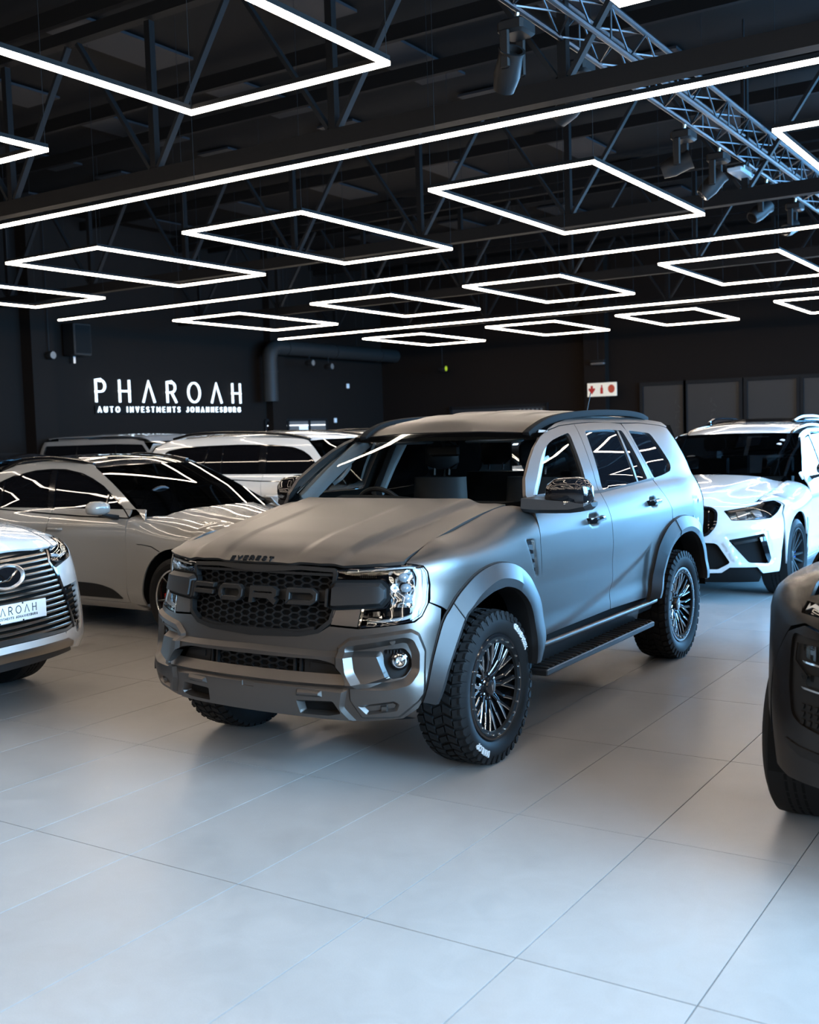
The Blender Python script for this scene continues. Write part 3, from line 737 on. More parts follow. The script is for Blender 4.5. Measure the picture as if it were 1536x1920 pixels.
def everest():
    car = empty('off_road_suv', (-3.58, 6.305, 0), -math.pi/2)
    tag(car, 'large satin grey off-road car with black mesh grille and chunky tyres on the open tiles', 'car')
    SE = EV.send; sat = K['satin']
    E = lambda x: (lambda s, t: EV(s, t, x))
    hoodf = lambda x, y: np.stack([x, y, ev_hood(x, y)], -1)
    # ---------------- hood
    yshut = lambda x: np.interp(x, [.9, 1.1, 1.42, 1.75, 2.05], [.775, .752, .738, .745, .772])
    hh = [(2.213, 0), (2.205, .20), (2.185, .38), (2.16, .50), (2.125, .60), (2.085, .69), (2.035, .768)] + [(x, yshut(x)) for x in (1.9, 1.75, 1.6, 1.42, 1.2, 1.05, .985)] + [(.99, .70), (1.04, .6), (1.11, .4), (1.15, .2), (1.16, 0)]
    hh = np.array(hh); hp = np.vstack([hh, (hh*[1, -1])[::-1][1:-1]])
    hood = fill('hood', hp, hoodf, sat, car, step=.022, gap=.0025, depth=.02)
    for i, (ch, m) in enumerate(letters('EVEREST', .021, .0062, lambda u, v, h: (2.205-v*.75, u, float(ev_hood(2.205-v*.75, u))+h), .0, .007, gap=1.0, at=(-.172, 0), wx=1.75)):
        m.build('hood_letter', K['matte'], hood, smooth=0)
    # ---------------- flares' paths
    FO = [(2.035, .455), (2.0, .58), (1.97, .68), (1.915, .813), (1.855, .876), (1.786, .939), (1.663, 1.008), (1.512, 1.041), (1.371, 1.039), (1.223, 1.001), (1.095, .928), (1.012, .848), (.952, .757), (.935, .6), (.95, .47)]
    FM = [(1.995, .445), (1.940, .58), (1.888, .685), (1.805, .825), (1.75, .868), (1.671, .922), (1.543, .965), (1.445, .970), (1.298, .937), (1.173, .868), (1.106, .784), (1.065, .649), (1.05, .46)]
    FI = [(1.980, .445), (1.925, .58), (1.870, .685), (1.785, .822), (1.706, .872), (1.583, .912), (1.49, .923), (1.405, .921), (1.276, .88), (1.163, .79), (1.115, .67), (1.10, .541), (1.10, .46)]
    RO = [(-.655, .545), (-.73, .645), (-.808, .752), (-.946, .917), (-1.101, 1.007), (-1.322, 1.052), (-1.543, 1.044), (-1.783, .983), (-1.95, .86), (-2.05, .70), (-2.08, .54)]
    RM = [(-.755, .545), (-.83, .645), (-.90, .740), (-1.03, .868), (-1.18, .945), (-1.345, .975), (-1.53, .968), (-1.715, .905), (-1.845, .80), (-1.905, .68), (-1.92, .54)]
    RI = [(-.80, .545), (-.865, .640), (-.93, .725), (-1.06, .848), (-1.22, .918), (-1.36, .94), (-1.52, .934), (-1.69, .87), (-1.80, .77), (-1.845, .66), (-1.855, .54)]
    for (O_, M_, I_, wx, nm) in ((FO, FM, FI, 1.44, 'f'), (RO, RM, RI, -1.44, 'r')):
        n = 49; o, m_, i_ = [reln(curve(p, 6), n) for p in (O_, M_, I_)]
        cut = 13 if nm == 'f' else 20
        for mir in (False, True):
            for a, b in ((0, cut), (cut, n-1)):
                sl = slice(a, b+1)
                a0 = EV(o[sl, 0], o[sl, 1], -.004); a1 = EV(o[sl, 0], o[sl, 1], .018); mm = EV(m_[sl, 0], m_[sl, 1], .058); ii = EV(i_[sl, 0], i_[sl, 1], .055)
                i2 = EV(i_[sl, 0], i_[sl, 1], .02); i3 = EV(i_[sl, 0], i_[sl, 1], -.10)
                if b < n-1:
                    for arr in (a0, a1, mm, ii, i2): pass
                e = (b < n-1) and .0025 or 0
                fl_ = grid_surf('wheel_arch_flare', [a0, a1, mm, ii, i2], K['satin_dark'], car, mir, 28)
                grid_surf('flare_lip', [i2, i3], K['black'], fl_, mir, 60)
            # dark rubber joint between flare and body
            P = EV(o[:, 0], o[:, 1], .001); MB().tube([(p[0], -p[1] if mir else p[1], p[2]) for p in P], .0065, 6).build('flare_seal', K['black'], car)
            # seam across the flare
            q = [EV(*z[cut], ex)[0] for z, ex in ((o, .019), (m_, .0585), (i_, .056))]
            MB().tube([(p[0], -p[1] if mir else p[1], p[2]) for p in q], .0035, 5).build('flare_joint', K['black'], car)
            # liner
            sg = -1 if mir else 1
            L = MB(); L.lathe([(.55, .30*sg), (.55, .925*sg)], 40, 'y', (wx, 0, .40), math.radians(8), math.radians(172)); L.lathe([(0, .33*sg), (.55, .33*sg)], 40, 'y', (wx, 0, .40), math.radians(0), math.radians(180)); L.build('wheel_arch_liner', K['matte'], car)
    # ---------------- flank panels
    def tshut(s):
        ts = np.linspace(1.06, 1.46, 200); P = EVF(np.full(200, s), ts); return float(ts[np.argmax(P[:, 1] < np.interp(P[:, 0], [.9, 1.1, 1.42, 1.75, 2.05], [.775, .752, .738, .745, .772]))])
    top = [(s, tshut(s)-.001) for s in (2.03, 1.95, 1.85, 1.7, 1.55, 1.4, 1.25, 1.12, 1.02)]
    fo = curve(FO, 4)
    fender = [(2.075, 1.108), (1.985, 1.088), (1.966, 1.06), (1.958, 1.0), (1.966, .93), (1.972, .915), (1.905, .885)] + [tuple(p) for p in fo[15:] if p[1] > .5] + [(.937, .52), (.925, .572), (.905, .76), (.928, .97), (.933, 1.10), (.918, 1.20), (.912, 1.27), (.908, 1.345), (.96, 1.385)] + top[::-1]
    vent = rnd([(1.10, 1.135), (1.005, 1.13), (.965, .915), (1.0, .915)], .012)
    vfe = [(vent, -.020, .018)]
    both('front_fender', fender, relief(EVF, vfe, SE, False, True), sat, car, step=.018, fine=.012, gap=.0025, lines=feat_lines(vfe, SE, False))
    both('fender_vent', rnd([(1.088, 1.118), (1.015, 1.115), (.978, .93), (1.0, .93)], .01), E(-.012), K['gloss'], car, step=.03, depth=.004)
    for k in range(4):
        both('vent_blade', [(1.072-.022*k, 1.10-.05*k), (1.02-.010*k, 1.095-.05*k), (1.02-.010*k, 1.065-.05*k), (1.068-.022*k, 1.075-.05*k)], E(-.004), K['satin_dark'], car, step=.03, depth=.008)
    fwin = rnd([(.835, 1.355), (.66, 1.487), (.50, 1.585), (.36, 1.638), (.20, 1.668), (.025, 1.69), (.05, 1.53), (.085, 1.352)], [.02, .05, .1, .1, .1, .03, .05, .02])
    fdoor = [(.925, .572)] + [(.905, .76), (.928, .97), (.933, 1.10), (.918, 1.20), (.912, 1.27), (.908, 1.36)] + [(.85, 1.448), (.72, 1.537), (.585, 1.615), (.45, 1.672), (.30, 1.712), (.10, 1.738), (-.13, 1.748), (-.118, 1.65), (-.09, 1.5), (-.058, 1.31), (-.075, 1.2), (-.085, .99), (-.088, .78), (-.045, .577)]
    dl = [(curve([(.90, .80), (.6, .86), (.2, .92), (-.07, .96)], 8), False)]
    lower = rnd([(1.05, .46), (1.05, .60), (.62, .645), (.0, .73), (-.55, .86), (-.8, .93), (-.62, .46)], [.01, .03, .3, .4, .3, .02, .01])
    dfe = [(lower, -.016, .07), (rnd([(.262, 1.118), (.10, 1.118), (.10, 1.205), (.262, 1.205)], .06), -.022, .035), (rnd([(-.80, 1.152), (-.955, 1.152), (-.955, 1.238), (-.80, 1.238)], .06), -.022, .035)]
    doorfn = relief(EV, dfe, SE, False, True)
    doors = both('front_door', fdoor, doorfn, sat, car, step=.015, fine=.022, holes=[fwin], gap=.003, depth=.02)
    rwin = rnd([(-.235, 1.697), (-.60, 1.70), (-.875, 1.690), (-.905, 1.60), (-.972, 1.352), (-.13, 1.326)], [.02, .05, .03, .05, .02, .02])
    rd = curve(RO[:5], 4)
    rdoor = [(-.045, .577), (-.088, .78), (-.085, .99), (-.075, 1.2), (-.058, 1.31), (-.09, 1.5), (-.118, 1.65), (-.13, 1.748), (-.4, 1.755), (-.75, 1.752), (-.93, 1.74), (-.955, 1.70), (-.995, 1.55), (-1.055, 1.37), (-1.10, 1.28), (-1.185, 1.18), (-1.225, 1.12), (-1.225, 1.045)] + [tuple(p) for p in rd[::-1][:-1]] + [(-.655, .560)]
    rdoors = both('rear_door', rdoor, doorfn, sat, car, step=.015, fine=.022, holes=[rwin], gap=.003, depth=.02)
    qwin = rnd([(-1.005, 1.688), (-1.395, 1.662), (-1.47, 1.56), (-1.545, 1.43), (-1.50, 1.385), (-1.34, 1.365), (-1.115, 1.352), (-1.045, 1.50)], [.02, .04, .06, .04, .05, .05, .02, .05])
    ro = curve(RO, 4)
    quart = [(-.955, 1.70), (-.945, 1.742), (-1.3, 1.742), (-1.7, 1.72), (-1.86, 1.70), (-1.95, 1.60), (-2.06, 1.42), (-2.13, 1.30), (-2.20, 1.26), (-2.30, .95), (-2.36, .62), (-2.2, .5), (-2.08, .52)] + [tuple(p) for p in ro[::-1] if p[0] < -1.22] + [(-1.228, 1.05), (-1.225, 1.12), (-1.185, 1.18), (-1.10, 1.28), (-1.055, 1.37), (-.995, 1.55)]
    qfe = [(rnd([(-1.70, 1.155), (-1.87, 1.15), (-1.865, .985), (-1.70, .99)], .05), -.004, .006), (rnd([(-1.68, 1.175), (-1.89, 1.17), (-1.885, .965), (-1.68, .97)], .05), .004, .008)]
    both('rear_quarter_panel', quart, relief(EV, qfe, SE, False), sat, car, step=.025, holes=[qwin], gap=.003, depth=.02)
    both('front_window', fwin, E(-.018), K['clear'], doors, step=.06, gap=-.008, depth=.004)
    both('rear_window', rwin, E(-.016), K['tint'], rdoors, step=.06, gap=-.008, depth=.004)
    both('quarter_window', qwin, E(-.016), K['tint'], car, step=.06, gap=-.008, depth=.004)
    both('window_division_bar', [(-.80, 1.705), (-.832, 1.70), (-.805, 1.34), (-.775, 1.34)], E(-.008), sat, rdoors, step=.04, depth=.006)
    both('belt_moulding', [(.80, 1.336), (-.058, 1.310), (-1.09, 1.338), (-1.10, 1.352), (-.5, 1.334), (-.058, 1.326), (.80, 1.352)], E(.003), K['black'], car, step=.05, depth=.006)
    # cant rail and a-pillar
    tt = np.linspace(1.30, 1.70, 21); apil = []
    for t in tt:
        ss = np.linspace(.2, 1.25, 400); P = EV(ss, np.full(400, t)); k = np.argmin(np.abs(P[:, 0]-ev_ws(P[:, 1], np.full(400, t)))); apil.append((ss[k], t))
    cant = apil + [(.28, 1.725), (.15, 1.752), (-.1, 1.782), (-.6, 1.797), (-1.3, 1.782), (-1.8, 1.745), (-1.9, 1.71), (-1.86, 1.70), (-1.7, 1.72), (-1.3, 1.742), (-.93, 1.745), (-.4, 1.755), (-.13, 1.748), (.10, 1.738), (.30, 1.712), (.45, 1.672), (.585, 1.615), (.72, 1.537), (.85, 1.448), (.912, 1.355)]
    both('roof_side_rail', cant, EV, sat, car, step=.03, gap=.002, depth=.02)
    # ---------------- glass front, roof
    wsf = lambda y, z: np.stack([ev_ws(y, z), y, z], -1)
    edge = []
    for s, t in apil: P = EV(s, t)[0]; edge.append((P[1]-.006, P[2]))
    bot = [(0, 1.285), (.3, 1.285), (.6, 1.272), edge[0]]
    half = bot[:-1] + edge + [(.60, 1.698), (.3, 1.712), (0, 1.716)]
    half = np.array(half); wp = np.vstack([half, (half*[-1, 1])[::-1][1:-1]])
    ws = fill('windscreen', wp, wsf, K['clear'], car, step=.05, depth=.0)
    inn = inset(wp, .030)
    fill('windscreen_border', wp, lambda y, z: wsf(y, z)-np.array([.004, 0, 0]), K['gloss'], ws, step=.05, holes=[inset(wp, .028)], depth=0)
    fill('windscreen_shade_band', np.array([(-.61, 1.665), (.61, 1.665), (.58, 1.70), (0, 1.712), (-.58, 1.70)]), lambda y, z: wsf(y, z)-np.array([.005, 0, 0]), K['matte'], ws, step=.05, depth=0)
    fill('windscreen_sticker', rnd([(.555, 1.628), (.59, 1.628), (.59, 1.640), (.555, 1.640)], .006), lambda y, z: wsf(y, z)+np.array([.002, 0, 0]), K['paper'], ws, step=.02, depth=.001)
    cowl = MB(); cowl.loft([[(1.155-.42*y*y, y, 1.262) for y in np.linspace(-.78, .78, 15)], [(1.04-.3*y*y, y, 1.285) for y in np.linspace(-.78, .78, 15)], [(.80-.1*y*y, y, 1.262) for y in np.linspace(-.78, .78, 15)]], False, False); cowl.build('cowl', K['matte'], car)
    for y0, y1 in ((.12, .66), (-.5, .05)):
        MB().tube([(1.13-.42*y0*y0, y0, 1.285), (1.06-.2*y1*y1, y1, 1.302)], .009, 6).build('wiper', K['black'], car)
    rf = lambda x, y: np.stack([x, y, ev_roof(x, y)], -1)
    rp = [(.405-.16*y*y+.006, y) for y in (0, .2, .4, .55, .625)] + [(.2, .628), (-.5, .632), (-1.3, .63), (-1.7, .62), (-1.86, .55), (-1.93, .3), (-1.95, 0)]
    rp = np.array(rp); rp = np.vstack([rp, (rp*[1, -1])[::-1][1:-1]])
    fill('roof', rp, rf, sat, car, step=.022, depth=.02)
    for sg in (1, -1):
        pts = curve([(.40, .602*sg, 1.685), (.32, .612*sg, 1.722), (.14, .622*sg, 1.772), (-.15, .63*sg, 1.802), (-.6, .635*sg, 1.817), (-1.1, .63*sg, 1.812), (-1.4, .624*sg, 1.792), (-1.56, .615*sg, 1.763)], 6)
        MB().tube(pts, 0, sq=(.026, .021)).build('roof_rail', K['matte'], car, bev=.006)
    fin = MB(); fin.loft([[(-1.78, -.03, 1.775), (-1.78, .03, 1.775), (-1.92, .03, 1.765), (-1.92, -.03, 1.765)], [(-1.83, -.008, 1.812), (-1.83, .008, 1.812), (-1.90, .008, 1.83), (-1.90, -.008, 1.83)]]); f_ = fin.build('antenna_base', K['satin_dark'], car, bev=.004)
    MB().tube([(-1.86, 0, 1.80), (-1.97, 0, 2.0)], .004, 6).build('antenna_whip', K['black'], f_)
    sp = MB(); sp.loft([[(-1.90, y, 1.772-.05*y*y) for y in np.linspace(-.54, .54, 9)], [(-2.03, y, 1.755-.06*y*y) for y in np.linspace(-.54, .54, 9)], [(-2.04, y, 1.725-.06*y*y) for y in np.linspace(-.54, .54, 9)]], False, False); sp.build('roof_spoiler', sat, car)
    tg = MB(); tg.loft([[(-1.98, y, 1.72) for y in np.linspace(-.66, .66, 5)], [(-2.2, y, 1.32) for y in np.linspace(-.74, .74, 5)], [(-2.34, y, 1.1) for y in np.linspace(-.76, .76, 5)], [(-2.40, y, .5) for y in np.linspace(-.78, .78, 5)]], False, False); tg.build('tailgate', sat, car)
    both('tail_lamp', rnd([(-2.10, 1.33), (-2.20, 1.28), (-2.27, 1.02), (-2.15, 1.04)], .02), E(.006), K['gloss'], car, step=.04, depth=.02)
    both('rear_bumper', rnd([(-2.08, .70), (-2.36, .70), (-2.42, .46), (-2.09, .50)], .02), E(.03), K['satin_dark'], car, step=.04, depth=.03)
    # ---------------- sills, side steps
    for sg in (1, -1):
        MB().tube([EV(s, float(np.interp(s, [-.80, .2, .99], [.524, .532, .536])), .012)[0]*[1, sg, 1] for s in np.linspace(.99, -.80, 15)], .0165, 10).build('sill_moulding', sat, car, smooth=60)
    both('sill_board', [(1.03, .39), (1.0, .505), (-.60, .505), (-.66, .395)], E(-.03), K['satin_dark'], car, step=.06, depth=.02)
    for sg in (1, -1):
        st = MB().bbox((.17, .90*sg, .388), (1.66, .20, .035), .006).build('side_step', K['satin_dark'], car, smooth=20)
        n = 26
        for k in range(n):
            MB().bbox((-.62+k*1.58/(n-1), .885*sg, .410), (.026, .215, .016), .007).build('step_rib', K['black'], st, smooth=40)
        for x in (-.4, .7): MB().box((x, .78*sg, .362), (.06, .22, .024)).build('step_bracket', K['black'], st)
    # ---------------- handles, mirrors
    for k, dd in ((0, doors), (1, rdoors)):
        s0, t0 = ((.165, 1.163), (-.88, 1.196))[k]
        for sg, d in zip((1, -1), dd):
            m = MB(); rings = []
            for u in np.linspace(-1, 1, 9):
                o = .040*(1-abs(u)**6)**.5 if abs(u) < 1 else 0; P = EV(s0+u*.118, t0+u*-.004)[0]; hh_ = .016+.004*u
                c = P + [0, -.010+o, 0]
                rings.append([(c[0], (c[1]-.006)*sg, c[2]-hh_), (c[0], (c[1]+.008)*sg, c[2]-hh_*.9), (c[0], (c[1]+.012)*sg, c[2]), (c[0], (c[1]+.008)*sg, c[2]+hh_*.9), (c[0], (c[1]-.006)*sg, c[2]+hh_)])
            m.loft(rings); m.build('door_handle', K['gloss'], d, bev=0, smooth=50)
    for sg in (1, -1):
        m = MB(); xs = [(.965, .03, 1.305, 1.368), (1.03, .05, 1.30, 1.395)]
        # cap: lofted along y
        prof = [(.965, .10, 1.335, .030), (.985, .14, 1.362, .062), (1.03, .15, 1.374, .080), (1.15, .15, 1.376, .080), (1.19, .135, 1.370, .070), (1.218, .09, 1.358, .046)]
        rings = []
        for (y, dx, zc, hz) in prof:
            r = []
            for k in range(16):
                a = 2*math.pi*k/16; ca, sa = math.cos(a), math.sin(a); e = .55
                px = math.copysign(abs(ca)**e, ca); pz = math.copysign(abs(sa)**e, sa)
                r.append((.86+dx*.55*px*(1 if px > 0 else .5) - .04*(y-1.0), y*sg, zc+hz*pz))
            rings.append(r)
        cap = m.loft(rings).build('wing_mirror', K['gloss'], car, smooth=50, bev=0)
        a = MB(); rings = []
        for (y, x0, x1, z0, z1) in [q_ for q_ in ((.86, .80, 1.0, 1.265, 1.345), (.93, .80, .985, 1.258, 1.340), (1.03, .80, .960, 1.256, 1.330), (1.12, .78, .945, 1.258, 1.325), (1.195, .77, .92, 1.272, 1.322), (1.22, .78, .88, 1.29, 1.315)) if sg > 0 or q_[0] > 1.0]:
            rings.append([(x0, y*sg, z0+.008), (x0+.02, y*sg, z0), (x1-.03, y*sg, z0+.004), (x1, y*sg, z0+.025), (x1-.01, y*sg, z1), (x0, y*sg, z1)])
        a.loft(rings).build('mirror_arm', K['satin_dark'], cap, smooth=30)
        t = MB(); t.loft([[(.945, 1.09*sg, 1.306), (.945, 1.09*sg, 1.328), (.90, 1.09*sg, 1.328), (.90, 1.09*sg, 1.306)], [(.90, 1.216*sg, 1.312), (.90, 1.216*sg, 1.33), (.85, 1.216*sg, 1.33), (.85, 1.216*sg, 1.312)]]); t.build('mirror_indicator', K['reflector'], cap, bev=.004)
        MB().bbox((.805, 1.09*sg, 1.375), (.012, .17, .10), .004).build('mirror_glass', K['chrome'], cap)
        if sg < 0:                                         # the far mirror is folded back against the door
            a_ = math.radians(-78); pv = np.array([.86, -.93]); rp_ = np.array([pv[0]*math.cos(a_)-pv[1]*math.sin(a_), pv[0]*math.sin(a_)+pv[1]*math.cos(a_)])
            cap.rotation_euler = (0, 0, a_); cap.location = (pv[0]-rp_[0]-.06, pv[1]-rp_[1]-.04, 0)
        # sail panel
        both_ = fill('mirror_sail', [(.835, 1.352), (.84, 1.30), (.905, 1.30), (.905, 1.36), (.80, 1.40)], E(-.002), K['matte'], car, step=.05, depth=.006, mirror=sg < 0)
    # ---------------- front: bumper
    lowg = rnd([(SE-.0, .663), (2.484, .661), (2.407, .647), (2.362, .608), (2.340, .559), (2.352, .545), (2.569, .547), (SE, .549)], [0, .03, .03, .03, .01, .01, .03, 0])
    fog = rnd([(2.192, .706), (2.100, .712), (2.072, .675), (2.072, .618), (2.100, .578), (2.161, .567), (2.188, .640)], .016)
    gb = [(SE, .745), (2.607, .757), (2.50, .778), (2.443, .812)]
    bh = gb + [(2.30, .803), (2.14, .819), (2.05, .829), (2.014, .853), (1.974, .912), (1.91, .878), (1.925, .80), (1.975, .68), (2.005, .58), (2.030, .47), (2.052, .425), (2.115, .378), (2.29, .362), (2.45, .366), (2.66, .369), (SE, .37)]
    bp = symm(bh[0:] , SE)[:]
    feats = [
     (rnd([(2.403, .716), (2.342, .765), (2.069, .803), (2.033, .78), (2.006, .697), (2.022, .497), (2.046, .459), (2.128, .382), (2.293, .376), (2.343, .469), (2.343, .533), (2.40, .60)], .01), .020, .014),
     (rnd([(2.36, .722), (2.10, .768), (2.064, .755), (2.040, .69), (2.045, .60), (2.085, .545), (2.165, .525), (2.30, .525), (2.345, .60)], .02), -.034, .030),
     (rnd([(SE+.3, .712), (2.485, .697), (2.33, .697), (2.20, .700), (2.155, .570), (2.255, .532), (2.335, .528), (SE+.3, .530)], .012), .034, .022),
     (rnd([(SE+.3, .541), (2.56, .538), (2.348, .524), (2.372, .43), (2.312, .35), (SE+.3, .34)], .01), .016, .02),
     (rnd([(2.602, .512), (2.470, .512), (2.470, .477), (2.610, .477)], .004), .016, .013),
     (rnd([(2.852, .524), (2.92, .524), (2.92, .498), (2.852, .498)], .003), -.004, .003),
     (rnd([(2.612, .455), (2.42, .462), (2.385, .40), (2.45, .385), (2.60, .385)], .01), -.045, .018),
     (rnd([(2.302, .448), (2.149, .472), (2.128, .455), (2.138, .422), (2.263, .402)], .006), -.020, .014),
     (rnd([(2.206, .446), (2.176, .449), (2.176, .42), (2.206, .416)], .003), .014, .005),
    ]
    bf = relief(EV, feats, SE)
    bumper = fill('front_bumper', bp, bf, sat, car, step=.013, fine=.012, holes=[symm(lowg, SE)[:], fog, np.stack([2*SE-fog[:, 0], fog[:, 1]], 1)], depth=.055, lines=feat_lines(feats, SE), crisp=24)
    gr = K['grain']
    fill('lower_grille', symm(inset(lowg, -.01)[:], SE), E(-.045), K['matte'], bumper, step=.06, depth=0)
    def hexmesh(s0, s1, t0, t1, r, ex, clip, name, parent, w=.006):
        m = MB(); dx = r*1.5*1.45; dy = r*math.sqrt(3)*.78; k = 0; s = s0
        E_ = set()
        while s < s1:
            t = t0 + (dy/2 if k % 2 else 0)
            while t < t1:
                c = [(s+r*1.45*math.cos(a*math.pi/3), t+r*.78*math.sin(a*math.pi/3)) for a in range(6)]
                for i in range(6):
                    a, b = c[i], c[(i+1) % 6]; key = tuple(sorted([(round(a[0], 3), round(a[1], 3)), (round(b[0], 3), round(b[1], 3))]))
                    if key in E_: continue
                    E_.add(key)
                    if clip is not None and not inside(clip, np.array([a, b])).all(): continue
                    A = EV([a[0], b[0]], [a[1], b[1]], ex); m.tube([A[0], A[1]], 0, sq=(w, w*1.6), caps=False)
                t += dy
            s += dx; k += 1
        return m.build(name, gr, parent, smooth=0)
    hexmesh(2.62, 2*SE-2.62, .545, .67, .024, -.036, None, 'lower_grille_mesh', bumper, .0035)
    for mir in (0, 1):
        f = lambda p: [(2*SE-s, t) for s, t in p] if mir else p
        sg = 1 if not mir else 1
        pl = fill('lower_grille_panel', rnd(f([(2.585, .648), (2.41, .636), (2.37, .575), (2.38, .556), (2.585, .560)]), .008), E(-.022), gr, bumper, step=.04, depth=.02)
        fill('lower_grille_panel_rib', rnd(f([(2.55, .637), (2.43, .626), (2.41, .60), (2.55, .606)]), .004), E(-.016), gr, bumper, step=.04, depth=.008)
        for s in (2.61, 2.645): fill('lower_grille_post', f([(s, .665), (s-.012, .665), (s-.012, .545), (s, .545)]), E(-.015), gr, bumper, step=.04, depth=.03)
        fill('fog_lamp_pocket', np.array(f([tuple(p) for p in inset(fog, -.008)])), E(-.045), K['black'], bumper, step=.03, depth=0)
        c0 = EV(2*SE-2.122 if mir else 2.122, .648, -.03)[0]; n0 = EV(2*SE-2.122 if mir else 2.122, .648, .03)[0]-c0; n0 /= np.linalg.norm(n0)
        a1 = np.cross(n0, [0, 0, 1.]); a1 /= np.linalg.norm(a1); a2 = np.cross(n0, a1)
        for nm, prof, mt in (('fog_lamp', [(.034, -.02), (.034, .004), (.028, .006), (.026, -.004), (0, -.012)], K['reflector']), ('fog_lamp_lens', [(.028, .004), (.018, .010), (0, .013)], K['lens']), ('fog_lamp_ring', [(.036, -.02), (.043, .004), (.036, .008), (.034, .002)], K['gloss'])):
            q = MB(); rings = [[tuple(c0+n0*h+(a1*math.cos(a)+a2*math.sin(a))*r) for r, h in prof] for a in np.linspace(0, 2*math.pi, 25)[:-1]]; q.loft(rings, False, False, True); q.build(nm, mt, bumper)
        for k in range(5):
            ss = 2.175-.014*k; fill('fog_pocket_slat', f([(ss, .700), (ss-.006, .700), (ss-.006, .685), (ss, .685)]), E(-.03), K['black'], bumper, step=.02, depth=.01)
        c0 = EV(2*SE-2.149 if mir else 2.149, .746, .0)[0]
        q = MB(); p2 = bf(2*SE-2.149 if mir else 2.149, .746)[0]; n0 = (EV(2*SE-2.149 if mir else 2.149, .746, .03)[0]-c0); n0 /= np.linalg.norm(n0); a1 = np.cross(n0, [0, 0, 1.]); a1 /= np.linalg.norm(a1); a2 = np.cross(n0, a1)
        q.loft([[tuple(p2+n0*h+(a1*math.cos(a)+a2*math.sin(a))*r) for r, h in ((.014, -.002), (.0135, .003), (.010, .0035), (0, .0035))] for a in np.linspace(0, 2*math.pi, 21)[:-1]], False, False, True); q.build('parking_sensor', sat, bumper)
        fill('tow_recess', np.array(f([(2.59, .448), (2.43, .452), (2.405, .408), (2.58, .398)])), lambda s, t: EV(s, t, -.024), K['matte'], bumper, step=.03, depth=.004)
        # underside lip
        fill('cheek_panel', np.array(f([(2.424, .905), (2.288, .905), (2.302, .812), (2.436, .820)])), E(.004), sat, car, step=.04, gap=.002, depth=.02)
    und = MB(); und.loft([[tuple(p) for p in EV(np.linspace(2.06, 2*SE-2.06, 21), np.full(21, .372), .0)], [(1.98, y, .36) for y in np.linspace(.6, -.6, 21)], [(1.2, y, .34) for y in np.linspace(.6, -.6, 21)]], False, False); und.build('skid_plate', K['black'], car)
    # ---------------- grille
    gh = [(SE, 1.092), (2.62, 1.094), (2.43, 1.085), (2.415, 1.06), (2.424, 1.02), (2.412, .90), (2.432, .83), (2.50, .778), (2.607, .758), (SE, .746)]
    gp = symm(gh, SE); gset = rnd(gp, .02)
    grille = fill('grille', gp, E(-.05), K['matte'], car, step=.06, depth=0)
    hexmesh(2.40, 2*SE-2.40, .735, 1.09, .0235, -.030, inset(gp, .005), 'grille_mesh', grille, .0026)
    fill('grille_frame', gp, E(.004), gr, grille, step=.03, holes=[inset(gp, .020)], depth=.03)
    fill('grille_top_bar', symm([(SE, 1.052), (2.44, 1.045), (2.43, 1.058), (SE, 1.066)], SE), E(-.002), gr, grille, step=.04, depth=.03)
    fill('grille_bottom_bar', symm([(SE, .782), (2.62, .790), (2.53, .806), (2.525, .792), (2.61, .774), (SE, .765)], SE), E(-.004), gr, grille, step=.04, depth=.03)
    for y in (-.16, .02, .22):
        s = SE-y if True else 0; fill('grille_lamp', rnd([(SE-y-.022, 1.070), (SE-y+.022, 1.070), (SE-y+.022, 1.084), (SE-y-.022, 1.084)], .004), E(-.002), K['gloss'], grille, step=.03, depth=.02)
    barh = [(SE, .990), (2.445, .994), (2.435, .985), (2.435, .918), (2.45, .905), (SE, .905)]
    fill('grille_bar', symm([(SE, .975), (2.43, .975), (2.43, .925), (SE, .925)], SE), E(-.012), K['black'], grille, step=.06, depth=.03)
    for mir in (0, 1):
        f = (lambda p: [(2*SE-s, t) for s, t in p]) if mir else (lambda p: p)
        cp = rnd(f([(2.446, 1.0), (2.424, 1.018), (2.196, 1.020), (2.166, .994), (2.166, .942), (2.194, .912), (2.42, .898), (2.446, .905)]), .006)
        cfe = [(cp, .030, .016), (rnd(f([(2.220, 1.05), (2.12, 1.05), (2.12, .87), (2.220, .87)]), .001), -.012, .05)]
        fill('grille_bar_end', cp, relief(E(.0) if False else (lambda s, t, e=0: EV(s, t, .008+e)), cfe, SE, False), K['bar'], grille, step=.02, depth=.04, lines=[inset(cp, .016), inset(cp, .0)], crisp=22)
        fill('grille_bar_gasket', inset(cp, -.010), E(.006), K['matte'], grille, step=.04, depth=.03)
        fill('grille_bar_band', f([(2.462, .990), (2.450, .992), (2.450, .907), (2.462, .908)]), E(.034), gr, grille, step=.04, depth=.03)
    big = {'F': (.155, [[(.155, .056), (.03, .056), (.012, .044), (.012, .0)], [(.012, .022), (.155, .022)]]),
           'O': (.165, [[(.03, 0), (.135, 0), (.153, .016), (.153, .042), (.135, .058), (.03, .058), (.012, .042), (.012, .016), (.03, 0)]]),
           'R': (.165, [[(.012, 0), (.012, .056), (.135, .056), (.153, .046), (.153, .032), (.140, .024), (.012, .024)], [(.118, .022), (.153, 0)]]),
           'D': (.175, [[(.012, 0), (.012, .056), (.14, .056), (.163, .040), (.163, .016), (.14, 0), (.012, 0)]])}
    yy = -.435
